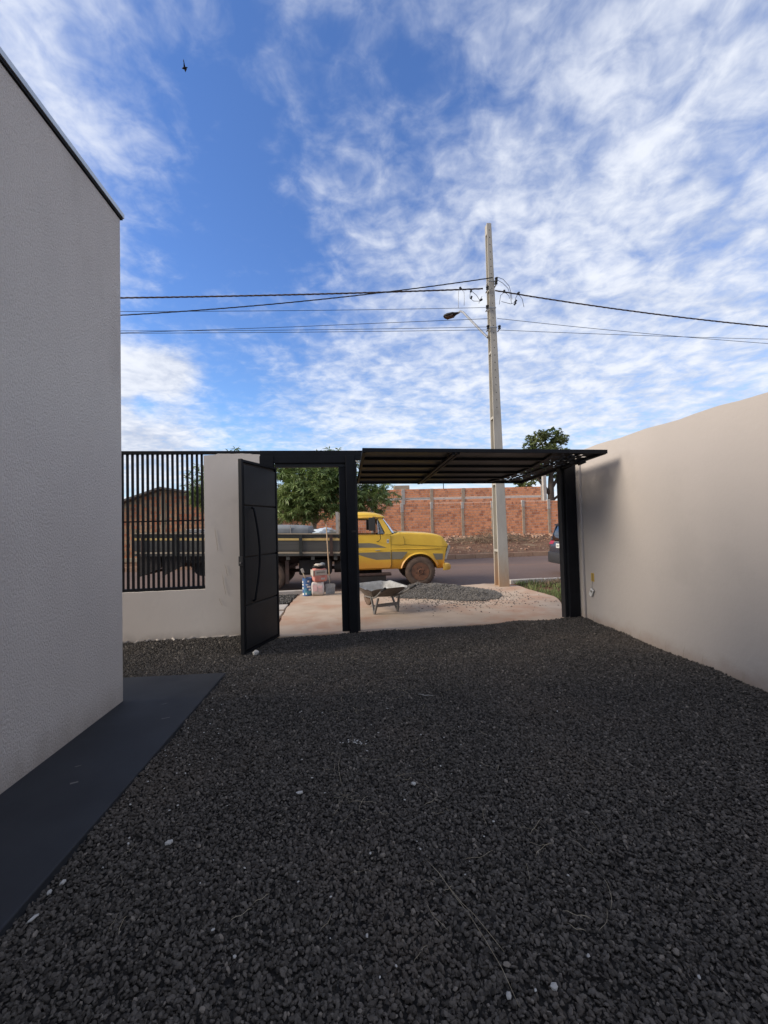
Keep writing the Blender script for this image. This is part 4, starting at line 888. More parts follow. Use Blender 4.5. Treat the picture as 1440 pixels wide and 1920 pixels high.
# things on the bed
rings = []
for x, h, w in ((-2.75, .05, .5), (-2.70, .20, .60), (-2.0, .23, .62), (-1.5, .22, .62), (-1.22, .19, .60), (-1.16, .06, .5)):
    rings.append([(x, 11.9-w, 1.40+bz(x)-.02), (x, 11.9-w*.98, 1.40+bz(x)+h*.6), (x, 11.9-w*.8, 1.4+bz(x)+h), (x, 11.9+w*.8, 1.4+bz(x)+h*1.02), (x, 11.9+w, 1.4+bz(x)+h*.5), (x, 11.9+w, 1.38+bz(x))])
tp_ = thing('tarpaulin_bundle', (-1.95, 11.9, 1.0), 'large grey strapped bundle lying on the truck bed under the tree', 'bundle')
MB().loft(rings).build('bundle', 'tarp', tp_, bevel=.03, smooth=True)
MB().box((-2.7, 11.4, .93+bz(-2)), (-1.2, 12.4, 1.40+bz(-2))).build('base_crate', 'beddark', tp_)
for x in (-2.25, -1.72): MB().box((x-.012, 11.27, 1.40+bz(x)), (x+.012, 11.30, 1.60+bz(x))).build('strap', 'cpale', tp_)
mbs = blob((-.80, 11.5, 1.43), (.34, .30, .13), 77, 3); tag(mbs.build('sack', 'pblue', smooth='all'), 'pale blue-white plastic sack on the bed right behind the cab', 'sack')
for x, h, lab in ((-4.45, .26, 'pale slotted crate on the truck bed, left one seen through the fence bars'), (-4.02, .20, 'pale slotted crate on the truck bed, right one seen through the fence bars')):
    ct = thing('crate', (x, 11.9, 1.03), lab, 'crate'); z0 = 1.36
    MB().box((x-.19, 11.7, 1.03), (x+.19, 12.1, z0+h-.02)).build('crate_body', 'cpale', ct, bevel=.01)
    for q in (-.10, .07): MB().box((x+q-.05, 11.692, z0+.03), (x+q+.06, 11.698, z0+h-.07)).build('slot', 'steelgrey', ct)
    MB().box((x-.2, 11.69, z0+h-.018), (x+.2, 12.11, z0+h)).build('lid', 'white', ct)

# ------------------------------------------------------------------ car on the right
cr = thing('parked_car', (8.8, 12.65, -.15), 'dark slate hatchback suv parked on the road, seen behind the right gate column', 'car')
CY = 12.62; CX = 6.62
def ring_car(x, w, z0, z1, r1=.12):
    pts = [(x, CY-w+.08, z0), (x, CY-w+.01, z0+.06), (x, CY-w, z0+(z1-z0)*.45), (x, CY-w+.015, z1-r1)]
    pts += [(x, CY-w+.05, z1-.03), (x, CY-w+.12, z1), (x, CY, z1+.015)]
    return pts+[(p[0], 2*CY-p[1], p[2]) for p in pts[:-1]][::-1]
cb_ = MB().loft([ring_car(CX+x, w, z0, z1) for x, w, z0, z1 in ((0, .72, .32, .62), (.04, .82, .22, .82), (.14, .88, .16, .95), (.5, .90, .12, .98), (1.5, .915, .10, .95), (3.0, .91, .10, .93), (3.6, .90, .12, .88), (4.1, .86, .16, .78), (4.35, .78, .24, .62))]).build('body', 'suv', None, org=ORG[cr.name])
cut(cb_, [MB().cyl((CX+x, y0, .20), (CX+x, y1, .20), .37, 32) for x in (.85, 3.5) for y0, y1 in ((CY-1.1, CY-.65), (CY+.65, CY+1.1))]); cb_.parent = cr; cb_.location = (0, 0, 0)
for p in cb_.data.polygons: p.use_smooth = True
cb_.data.set_sharp_from_angle(angle=R(35))
def gh(x, w, z): return [(CX+x, CY-w-.12, .92), (CX+x, CY-w-.05, (z+.92)/2), (CX+x, CY-w, z-.04), (CX+x, CY-w*.7, z), (CX+x, CY+w*.7, z), (CX+x, CY+w, z-.04), (CX+x, CY+w+.05, (z+.92)/2), (CX+x, CY+w+.12, .92)]
MB().loft([gh(.08, .68, .98), gh(.26, .68, 1.42), gh(.60, .67, 1.50), gh(1.5, .67, 1.54), gh(2.2, .66, 1.49), gh(3.0, .70, .96)]).build('windows', 'glass_d', cr, smooth=True)
MB().loft([[(CX+x, CY-w, z-.05), (CX+x, CY-w*.95, z), (CX+x, CY, z+.035), (CX+x, CY+w*.95, z), (CX+x, CY+w, z-.05)] for x, w, z in ((.16, .64, 1.47), (.5, .69, 1.53), (1.5, .70, 1.57), (2.15, .68, 1.525))]).build('roof', 'suv', cr, smooth=True)
for s in (-1, 1):
    for xa, xb in ((.10, .26), (1.25, 1.28), (2.85, 2.15)):
        MB().hexa([(CX+xa, CY+s*.80, .93), (CX+xa+.10, CY+s*.80, .93), (CX+xa+.10, CY+s*.76, .93), (CX+xa, CY+s*.76, .93)], [(CX+xb, CY+s*.70, 1.48), (CX+xb+.08, CY+s*.70, 1.48), (CX+xb+.08, CY+s*.66, 1.48), (CX+xb, CY+s*.66, 1.48)]).build('pillar', 'suv', cr)
    MB().hexa([(CX+.02, CY+s*.52, .80), (CX+.02, CY+s*.80, .80), (CX+.20, CY+s*.89, .82), (CX+.20, CY+s*.60, .82)], [(CX+.10, CY+s*.52, .93), (CX+.10, CY+s*.78, .93), (CX+.22, CY+s*.87, .94), (CX+.22, CY+s*.60, .94)]).build('tail_lamp', 'tail', cr, bevel=.008)
MB().loft([[(CX+x, CY-w, z0), (CX+x, CY+w, z0), (CX+x, CY+w, z1), (CX+x, CY-w, z1)] for x, w, z0, z1 in ((-.055, .62, .26, .50), (-.03, .80, .20, .54), (.10, .895, .16, .55), (.30, .905, .14, .50))]).build('rear_bumper', 'plastic', cr, bevel=.02, smooth=True)
MB().box((CX-.03, CY-.21, .70), (CX-.012, CY+.21, .84)).build('number_plate', 'plate', cr)
mb = MB(); 
for i in range(7):
    if i != 3: mb.box((CX-.0325, CY+.165-i*.05, .735), (CX-.0308, CY+.140-i*.05, .80))
mb.build('plate_print', 'ink', cr)
MB().box((CX-.0, CY-.4, .875), (CX+.02, CY+.4, .90)).build('chrome_strip', 'chrome', cr)
MB().box((CX-.10, CY-.56, 1.425), (CX+.02, CY+.56, 1.445)).build('roof_spoiler', 'suv', cr) if False else None
for x in (.85, 3.5):
    for y, s in ((CY-.88, 1), (CY+.88, -1)):
        t_ = MB().lathe((CX+x, y, .19), (0, s, 0), [(.0, .21), (-.004, .25), (.02, .31), (.05, .335), (.16, .335), (.2, .31), (.2, .2)], 28).build('wheel', 'rubber', cr, smooth=True); MB().lathe((CX+x, y+s*.01, .19), (0, s, 0), [(0, .205), (-.005, .19), (.02, .17), (.02, .06), (-.005, .04), (-.005, .001)], 20).build('rim', 'galv', t_, smooth=True)

# ------------------------------------------------------------------ wheelbarrow
U = Vector((.36, -.933, 0)); V = Vector((.933, .36, 0)); O = Vector((.565, 7.48, 0))-U*.75; GZ = drv_z(7.5)+.004
wb = thing('wheelbarrow', (O.x, O.y, GZ), 'cement-splashed wheelbarrow on driveway beside the centre column', 'wheelbarrow')
W3 = lambda u, v, z: O+U*u+V*v+Vector((0, 0, GZ+z))
def rr_(u0, u1, hw0, hw1, z0, z1, rad, n=5):    # rounded tray outline
    pts = []
    for cu_, cv, a0 in ((u1, 1, 0), (u0, 1, 90), (u0, -1, 180), (u1, -1, 270)):
        hw = hw1 if cu_ == u1 else hw0; z = z1 if cu_ == u1 else z0
        su = -1 if cu_ == u1 else 1
        for k in range(n+1):
            a = R(a0+90*k/n); pts.append(W3(cu_+su*rad+rad*math.cos(a), cv*(hw-rad)+rad*math.sin(a), z))
    return pts
outer = [rr_(.28, .62, .16, .18, .25, .27, .05), rr_(.20, .72, .24, .27, .31, .32, .08), rr_(.08, .84, .33, .36, .41, .40, .12), rr_(.02, .91, .375, .395, .475, .455, .14), rr_(.00, .93, .395, .415, .482, .462, .145), rr_(.02, .91, .37, .39, .478, .458, .14), rr_(.09, .83, .32, .35, .415, .405, .12), rr_(.22, .71, .23, .26, .325, .335, .08), rr_(.31, .60, .15, .17, .30, .31, .05)]
for rg in outer:
    for i, p in enumerate(rg): rg[i] = p+Vector((0, 0, .014*math.sin(i*1.3+p.x*9)))
MB().loft(outer[:5], caps=False).build('tray', 'barrow_out', wb, smooth=True)
MB().loft(outer[4:], caps=False).add(outer[8], [tuple(range(len(outer[8])))]).build('tray_lining', 'barrow', wb, smooth=True)
for v in (-.21, .21):
    s = 1 if v > 0 else -1
    MB().tube([W3(-.08, v*.35, .19), W3(.2, v*.8, .24), (W3(.66, v, .28)), W3(.85, v*1.15, .33), W3(1.22, v*1.36, .50), W3(1.30, v*1.38, .53)], .017, 8).build('handle', 'steelgrey', wb, smooth=True)
    MB().tube([W3(1.17, v*1.35, .478), W3(1.34, v*1.39, .545)], .022, 8).build('grip', 'rubber', wb, smooth=True)
    for uu in (.86, .54):
        f = .745; MB().hexa([W3(f-.02, v+s*.025-.017, 0), W3(f+.02, v+s*.025-.017, 0), W3(f+.02, v+s*.025+.017, 0), W3(f-.02, v+s*.025+.017, 0)], [W3(uu-.02, v-.017, .30), W3(uu+.02, v-.017, .30), W3(uu+.02, v+.017, .30), W3(uu-.02, v+.017, .30)]).build('leg', 'steelgrey', wb, bevel=.003)
MB().hexa([W3(.815, -.22, .135), W3(.825, -.22, .135), W3(.825, .22, .135), W3(.815, .22, .135)], [W3(.825, -.22, .195), W3(.835, -.22, .195), W3(.835, .22, .195), W3(.825, .22, .195)]).build('cross_brace', 'steelgrey', wb)
MB().tube([W3(.60, -.22, .12), W3(.60, .22, .12)], .010, 6).build('cross_brace', 'steelgrey', wb)
tw = MB().lathe(W3(-.08, -.04, .175), V, [(0, .10), (-.004, .13), (.015, .165), (.04, .175), (.065, .165), (.084, .13), (.08, .10)], 24).build('wheel', 'tyre', wb, smooth=True)
MB().lathe(W3(-.08, -.035, .175), V, [(0, .10), (.02, .09), (.03, .03), (-.02, .02), (.09, .02), (.05, .03), (.055, .09), (.072, .10)], 16).build('rim', 'barrow_out', tw, smooth=True)

# ------------------------------------------------------------------ sacks, can and shovel
def sack(name, cx, cy, z0, wx, wy, h, rz, bulge=.03, m='sack_white', parent=None, lumps=.006, seed=1):
    r = random.Random(seed); rings = []
    for k in range(9):
        t = k/8; b_ = math.sin(math.pi*t)**.6*bulge*.6-(.006 if k in (0, 8) else 0); ring = []
        for q in range(28):
            a = 2*math.pi*q/28; c_, s_ = math.cos(a), math.sin(a)
            X = (wx/2+b_)*(abs(c_)**.22)*(1 if c_ > 0 else -1); Y = (wy/2+b_)*(abs(s_)**.22)*(1 if s_ > 0 else -1)
            p = rot_z(rz) @ Vector((X, Y, 0)); ring.append(Vector((cx+p.x+r.uniform(-lumps, lumps), cy+p.y+r.uniform(-lumps, lumps), z0+h*t)))
        rings.append(ring)
    return MB().loft(rings).build(name, m, parent, smooth='all')
SZ = drv_z(10)+.002
def decal(parent, cx, cy, rz, x0, x1, z0, z1, off, m, name='print', zbase=0):
    Rz = rot_z(rz); P_ = lambda x, y, z: Vector((cx, cy, 0))+Rz @ Vector((x, y, 0))+Vector((0, 0, z))
    return MB().hexa([P_(x0, off, z0), P_(x1, off, z0), P_(x1, off+.004, z0), P_(x0, off+.004, z0)], [P_(x0, off, z1), P_(x1, off, z1), P_(x1, off+.004, z1), P_(x0, off+.004, z1)]).build(name, m, parent)
def text(body, parent, loc, size, rz, m, name='lettering', sx_=1.0):
    cu = bpy.data.curves.new('t', 'FONT'); cu.body = body; cu.size = size; cu.extrude = .0006; cu.align_x = 'CENTER'
    o = bpy.data.objects.new('t', cu); COL.objects.link(o); dg = bpy.context.evaluated_depsgraph_get(); dg.update(); me = bpy.data.meshes.new_from_object(o.evaluated_get(dg)); bpy.data.objects.remove(o)
    me.materials.clear(); me.materials.append(M[m]); o = bpy.data.objects.new(name, me); COL.objects.link(o); o.parent = parent; o.location = Vector(loc)-ORG[parent.name]; o.rotation_euler = (R(90), 0, rz); o.scale = (sx_, 1, 1); return o
s1 = thing('mortar_sack', (-.90, 10.05, SZ), 'lower white and pink paper sack standing on the driveway', 'sack')
sack('sack', -.90, 10.05, SZ, .27, .20, .33, 0.0, .02, 'sack_white', s1, seed=2)
decal(s1, -.90, 10.05, 0, -.11, -.01, .02+SZ+.1, SZ+.27, -.130, 'pink'); decal(s1, -.90, 10.05, 0, .01, .12, SZ+.19, SZ+.25, -.130, 'pink')
for i in range(4): decal(s1, -.90, 10.05, 0, .015, .115, SZ+.17-i*.025, SZ+.178-i*.025, -.130, 'pink')
s2 = thing('mortar_sack', (-.86, 10.05, SZ+.335), 'upper open red and beige paper sack stacked on the white one', 'sack')
sack('sack', -.86, 10.05, SZ+.345, .31, .25, .30, .35, .02, 'sack_red', s2, seed=5)
rz = .35
decal(s2, -.86, 10.05, rz, -.15, .15, SZ+.50, SZ+.625, -.152, 'sack_tan')
decal(s2, -.86, 10.05, rz, .00, .09, SZ+.39, SZ+.435, -.156, 'sack_white')
mbf = MB(); Rz = rot_z(rz); P_ = lambda x, y, z: Vector((-.86, 10.05, 0))+Rz @ Vector((x, y, 0))+Vector((0, 0, z))
mbf.hexa([P_(-.182, -.13, SZ+.47), P_(-.182, .13, SZ+.50), P_(-.186, .13, SZ+.50), P_(-.186, -.13, SZ+.47)], [P_(-.178, -.13, SZ+.63), P_(-.178, .13, SZ+.63), P_(-.182, .13, SZ+.63), P_(-.182, -.13, SZ+.63)]).build('print', 'sack_tan', s2)
q = P_(.0, -.1575, SZ+.555); text('quartzolit', s2, q, .055, rz, 'ink'); q = P_(.045, -.1625, SZ+.397); text('ACI', s2, q, .045, rz, 'sack_tan')
ck = thing('rag', (-.86, 10.05, SZ+.64), 'crumpled black and dirty-white rag heaped on the upper sack', 'rag')
blob((-.86, 10.07, SZ+.69), (.16, .12, .05), 3, 2).build('dark_cloth', 'rubber', ck, smooth='all'); blob((-.88, 10.03, SZ+.735), (.15, .09, .035), 8, 2).build('pale_cloth', 'cloth_w', ck, smooth='all'); blob((-.78, 10.06, SZ+.745), (.08, .06, .05), 9, 2).build('dark_cloth', 'tarp', ck, smooth='all')
cn = thing('paint_can', (-1.16, 10.10, SZ), 'blue and white paint can holding tools, left of the sacks', 'paint can')
MB().lathe((-1.16, 10.10, SZ), (0, 0, 1), [(0, .115), (.0, .118), (.41, .118), (.415, .122), (.425, .122), (.425, .112), (.05, .11)], 28).build('can', 'blue', cn, smooth=True)
mb = MB(); mb2 = MB(); r = random.Random(6)
def canpatch(mb, a0, a1, z0, z1, rad=.1195):
    n = 6; b = [Vector((-1.16+rad*math.sin(a0+(a1-a0)*i/n), 10.10-rad*math.cos(a0+(a1-a0)*i/n), 0)) for i in range(n+1)]
    mb.add([p+Vector((0, 0, SZ+z0)) for p in b]+[p+Vector((0, 0, SZ+z1)) for p in b], [(i, i+1, n+2+i, n+1+i) for i in range(n)])
for a0, a1, z0, z1 in ((-1.3, -.7, .02, .07), (-1.3, -.8, .16, .21), (-1.3, -.75, .25, .29), (-1.35, -.85, .31, .36), (.1, .5, .33, .37), (.0, .9, .20, .24), (-.3, -.05, .03, .08), (.35, .9, .13, .17), (-.2, .3, .26, .28)): canpatch(mb, a0, a1, z0, z1)
for a0, a1, z0, z1 in ((-.6, .9, .04, .12), (-.6, .0, .13, .18)): canpatch(mb2, a0, a1, z0, z1, .1190)
mb.build('label_print', 'white', cn); mb2.build('label_band', 'teal', cn)
tr = thing('trowel_tool', (-1.20, 10.10, SZ+.06), 'pale-handled tool leaning out of the blue can', 'tool')
MB().tube([(-1.12, 10.12, SZ+.07), (-1.21, 10.08, SZ+.44), (-1.27, 10.07, SZ+.58)], [.014, .016, .012], 8).build('tool_handle', 'bedtan', tr, smooth='all'); MB().box((-1.30, 10.05, SZ+.55), (-1.235, 10.09, SZ+.66), Matrix.Rotation(-.35, 3, 'Y')).build('tool_head', 'cpale', tr, bevel=.01)
sh = thing('shovel', (-.62, 10.2, SZ), 'long wooden-handled shovel leaning upright against the truck bed', 'shovel')
S0 = Vector((-.625, 10.28, SZ+.30)); S1 = Vector((-.72, 10.86, 1.66))
MB().tube([S0.lerp(S1, t) for t in (0, .3, .6, 1)], [.017, .0165, .016, .015], 10).build('handle', 'wood', sh, smooth='all')
MB().tube([S0-(S1-S0).normalized()*.12, S0+(S1-S0).normalized()*.14], [.012, .021], 10).build('socket', 'steelgrey', sh, smooth=True)
rings = []
for k in range(9):
    t = k/8; x = (t-.5)*.25; dz = .020*(1-(2*t-1)**2); zb = .012*(2*t-1)**2
    tz = .245-(.02 if k in (0, 8) else 0); rings.append([Vector((-.61+x*.88, 10.13+dz*1.2, SZ+zb+.002)), Vector((-.61+x, 10.22+dz*1.2, SZ+tz)), Vector((-.61+x, 10.225+dz*1.2, SZ+tz)), Vector((-.61+x*.88, 10.135+dz*1.2, SZ+zb+.002))])
MB().loft(rings).build('blade', 'barrow', sh, smooth=True)

# ------------------------------------------------------------------ brick walls across the road
def brick_panel(mbA, mbB, mbM, P0, X, n_in, L_, H_, bl, bh, r, gap=.034, depth=.10, soldier=True, topf=None):
    z = 0; k = 0; Zv = Vector((0, 0, 1))
    mbM.prism([P0+n_in*.018, P0+n_in*.018+X*L_, P0+n_in*.018+X*L_+Zv*(topf(L_)-.01 if topf else H_-.01)]+([P0+n_in*.018+X*(L_*t)+Zv*(topf(L_*t)-.01) for t in (.75, .5, .25)] if topf else [])+[P0+n_in*.018+Zv*(topf(0)-.01 if topf else H_-.01)], n_in*depth)
    while z+bh*.6 < H_:
        top_row = soldier and z+bh*1.5 >= H_; b_l = bl*.48 if top_row else bl
        s = -b_l*(.5 if k % 2 else 0)-r.uniform(0, .04)
        while s < L_:
            a, b = max(s, 0), min(s+b_l-gap, L_)
            if b-a > .03 and (topf is None or z+bh < min(topf(a), topf(b))):
                pr = r.uniform(-.004, .008); mb = mbA if r.random() < .68 else mbB; jz = r.uniform(-.004, .004)
                q = P0+Zv*(z+jz)-n_in*pr; h = bh-gap
                mb.hexa([q+X*a, q+X*b, q+X*b+n_in*.05, q+X*a+n_in*.05], [q+X*a+Zv*h, q+X*b+Zv*h, q+X*b+n_in*.05+Zv*h, q+X*a+n_in*.05+Zv*h])
            s += b_l
        z += bh; k += 1
Y0 = 26.9
lw = thing('brick_wall', (5, Y0, 0), 'long red clay-block wall with concrete posts across the road', 'wall')
mA, mB, mM = MB(), MB(), MB(); r = random.Random(31)
posts = [-6.7, -4.7, -2.7, -.75, 1.25, 3.27, 5.27, 7.38, 9.45, 11.60, 13.42, 15.4, 17.4, 19.4]
for i, (a, b) in enumerate(zip(posts, posts[1:])):
    zb = .55+.02*r.random(); H_ = 2.97+.03*math.sin(i*2.2)-zb
    brick_panel(mA, mB, mM, Vector((a+.10, Y0, zb)), Vector((1, 0, 0)), Vector((0, 1, 0)), b-a-.20, H_, .27, .185, r)
mA.build('bricks', 'brick', lw, kind='stuff'); mB.build('dark_bricks', 'brick2', lw, kind='stuff'); mM.build('mortar', 'mortar', lw)
for i, x in enumerate(posts):
    split = 2.35+.25*r.random()
    MB().box((x-.098, Y0-.03-.02*r.random(), .3), (x+.098, Y0+.13, split)).build('post', 'cpost', lw, bevel=.02)
    MB().box((x-.110+.02*r.random(), Y0-.045, split+.005), (x+.105, Y0+.12, 2.99+.05*r.random())).build('post_top', 'cpale', lw, bevel=.02)
Y1 = 33.5
uw = thing('brick_wall', (5, Y1, 0), 'second taller block wall with concrete ties rising behind the first', 'wall')
mA, mB, mM = MB(), MB(), MB(); p2 = [-6, -2.2, 1.5, 4.2, 6.6, 9.3, 12.2, 16.2]; zt = lambda x: 4.50+.0*x
for i, (a, b) in enumerate(zip(p2, p2[1:])):
    for zb, h in ((1.0, 1.9), (3.05, .62), (3.80, .72)): brick_panel(mA, mB, mM, Vector((a+.14, Y1, zb)), Vector((1, 0, 0)), Vector((0, 1, 0)), b-a-.28, h-.005, .27, .185, r, soldier=False)
    MB().box((a+.14, Y1-.02, 2.90), (b-.14, Y1+.12, 3.04)).build('tie_beam', 'cpost', uw, bevel=.02)
    (MB().box((a+.14, Y1-.02, 3.675), (b-.14, Y1+.12, 3.795)).build('tie_beam', 'cpale' if i < 4 else 'mortar', uw, bevel=.02))
mA.build('bricks', 'brick', uw, kind='stuff'); mB.build('dark_bricks', 'brick2', uw, kind='stuff'); mM.build('mortar', 'mortar', uw)
for i, x in enumerate(p2): MB().box((x-.138, Y1-.04, .5), (x+.138, Y1+.14, 4.52+(.12 if i == 7 else 0))).build('post', 'cpale' if i in (3, 7) else 'cpost', uw, bevel=.02)
tag(MB().box((3.75, 36, 3.5), (5.1, 37.2, 5.08)).build('water_tank', 'cpost', bevel=.03), 'grey box tank showing just above the second brick wall', 'water tank')
tag(MB().box((16.15, 33.2, .5), (16.45, 33.5, 5.45)).build('concrete_stump', 'cpale', bevel=.04), 'pale concrete post standing before the distant tree', 'post')
ap = thing('far_aerial', (10.4, 45, 1), 'thin dark mast rising behind the brick walls left of the pole', 'mast'); MB().tube([(9.1, 40, 2), (9.1, 40, 6.35)], .04, 6).build('mast', 'dark', ap)
tag(MB().tube(sagline((-8, 40, 6.6), (9.1, 40, 6.25), .5), .018, 5).build('cable', 'wire'), 'distant wire sagging left of the mast behind the walls', 'cable'); tag(MB().tube(sagline((9.1, 40, 6.25), (30, 40, 7.6), .5), .018, 5).build('cable', 'wire'), 'distant wire rising right of the mast behind the walls', 'cable')
# brick shed seen through the fence
YH = 21.6
bh_ = thing('brick_house', (-10.5, YH, 0), 'weathered brick gable house seen through the fence bars', 'house')
gt = lambda x: 3.83-abs(x+9.7)*(.345 if x < -9.7 else .17)
mA, mB, mM = MB(), MB(), MB(); x0, x1 = -14.2, -6.9; tf = lambda s: gt(x0+s)-.22+.25
segs = [x0, -12.05, -9.72, -7.9, x1]
for a, b in zip(segs, segs[1:]): brick_panel(mA, mB, mM, Vector((a, YH, .25)), Vector((1, 0, 0)), Vector((0, 1, 0)), b-a, 3.8, .29, .185, r, soldier=False, topf=lambda s, a=a: gt(a+s)-.36)
mA.build('bricks', 'brick_old', bh_, kind='stuff'); mB.build('dark_bricks', 'brick2', bh_, kind='stuff'); mM.build('mortar', 'mortar_old', bh_)
MB().box((x0+.05, YH+.13, -.2), (x1-.05, YH+6, 2.2)).build('side_walls', 'mortar_old', bh_)
MB().box((x0-.1, YH-.05, -.5), (x1+.1, YH+.1, .245)).build('plinth', 'mortar_old', bh_, bevel=.03)
for x in (-12.05, -9.72): MB().box((x-.1, YH-.03, .25), (x+.1, YH+.1, gt(x)-.2)).build('pier', 'mortar_old', bh_)
for xa, xb in ((-14.6, -9.7), (-9.7, -6.5)):
    MB().hexa([(xa, YH-.45, gt(xa)-.10), (xb, YH-.45, gt(xb)-.10), (xb, YH+6.4, gt(xb)-.10), (xa, YH+6.4, gt(xa)-.10)], [(xa, YH-.45, gt(xa)), (xb, YH-.45, gt(xb)), (xb, YH+6.4, gt(xb)), (xa, YH+6.4, gt(xa))]).build('roof', 'roof', bh_)
lw2 = thing('low_wall', (-17, 20.4, 0), 'low greenish weathered block wall left of the brick house base', 'wall')
mA, mB, mM = MB(), MB(), MB(); brick_panel(mA, mB, mM, Vector((-20, 20.6, -.1)), Vector((1, 0, 0)), Vector((0, 1, 0)), 8.6, .95, .29, .185, r, soldier=False)
mA.build('bricks', 'mortar_old', lw2, kind='stuff'); mB.build('dark_bricks', 'brick_old', lw2, kind='stuff'); mM.build('mortar', 'mortar_old', lw2)

# rubble, brush, verge litter
mb = MB(); r = random.Random(41)
for k in range(900):
    x = r.uniform(-8, 20); y = 26.7-abs(r.gauss(0, 1.0)) if r.random() < .6 else r.uniform(21, 26.6)
    if y < 20: continue
    zz_ = bank(x, y-x*0)+.01; s = r.uniform(.03, .13)*(1 if y > 25.3 else .6)
    yy = y
    b_ = [Vector((r.uniform(-1, 1), r.uniform(-1, 1), r.uniform(-.6, .6)))*s for _ in range(8)]
    base = [Vector((sx*s, sy*s*.7, 0)) for sx, sy in ((-1, -1), (1, -1), (1, 1), (-1, 1))]
    rz_ = rot_z(r.uniform(0, 3)); p = Vector((x, yy, bank(x, yy-x*math.tan(TH))+s*.2))
    mb.hexa([p+rz_ @ (q+b_[i]*.25) for i, q in enumerate(base)], [p+rz_ @ (q*.8+b_[i+4]*.25+Vector((0, 0, s*.9))) for i, q in enumerate(base)])
o = mb.build('rubble', 'rubble', org=(0, 0, 0), kind='stuff'); o['label'] = 'broken brick rubble along the foot of the far wall'
mb = MB()
for k in range(620):
    x = 8.2+r.gauss(0, 1.5); y = 24.6+r.gauss(0, .5); h = max(.05, .75*math.exp(-((x-8.8)/1.3)**2))
    p = Vector((x, y, bank(x, y-x*math.tan(TH))+r.uniform(0, h))); a = r.uniform(0, 6.28); L_ = r.uniform(.2, .8); d = Vector((math.cos(a), math.sin(a)*.6, r.uniform(-.35, .35)))
    mb.tube([p, p+d*L_*.5+Vector((0, 0, .04)), p+d*L_], [.012, .009, .004], 4)
o = mb.build('brush_pile', 'brush', org=(0, 0, 0), kind='stuff'); o['label'] = 'heap of dry cut brush in front of the far brick wall'
def blades(name, label, m, n, area, hmin, hmax, r, zf, w=.006):
    mb = MB()
    for k in range(n):
        x, y = area(r)
        if x is None: continue
        z = zf(x, y)-.01; a = r.uniform(0, 6.28); h = r.uniform(hmin, hmax); d = Vector((math.cos(a), math.sin(a), 0)); l = d*h*r.uniform(.2, .9); n_ = Vector((-d.y, d.x, 0))*w
        p = Vector((x, y, z)); mb.add([p-n_, p+n_, p+l*.5+Vector((0, 0, h*.7))+n_*.7, p+l*.5+Vector((0, 0, h*.7))-n_*.7, p+l+Vector((0, 0, h*.85))], [(0, 1, 2, 3), (3, 2, 4)])
    o = mb.build(name, m, org=(0, 0, 0), kind='stuff'); o['label'] = label; return o
r = random.Random(51)
vz = lambda x, y: -.12+.03*fbm(x, y-x*math.tan(TH), .9)+.035*sm(4.0, 6, x)
def ga(r):
    x = r.uniform(3.75, 9); y = r.uniform(6.7, 10.9)
    lim = 4.05+.28*sm(7.2, 8.6, y)
    if x < lim or mnoise.noise(Vector((x*1.1, y*1.1, 0)))+.6*sm(10.2, 9.0, y) < .0: return None, None
    return x, y
blades('grass', 'patchy low grass and weeds right of the driveway', 'grass_d', 16000, ga, .04, .17, r, vz)
blades('dry_grass', 'tuft of dry grass by the kerb right of the pole', 'brush', 900, lambda r: (5.55+r.gauss(0, .35), 10.3+r.gauss(0, .12)), .06, .24, r, vz)
blades('weeds', 'sparse dry weeds on the far bank', 'brush', 5000, lambda r: (r.uniform(-12, 20), r.uniform(20.6, 26.5)), .03, .14, r, lambda x, y: bank(x, y-x*math.tan(TH)), .01)
mb = MB()
for k in range(70):
    x = r.uniform(4.3, 6.2); y = r.uniform(9.3, 10.6); s = r.uniform(.01, .035); b_ = blob((x, y, vz(x, y)+s*.3), (s, s*.8, s*.6), k); mb.add(b_.v, b_.f)
o = mb.build('clods', 'dirt', org=(0, 0, 0), kind='stuff'); o['label'] = 'clods of red earth beside the pole'

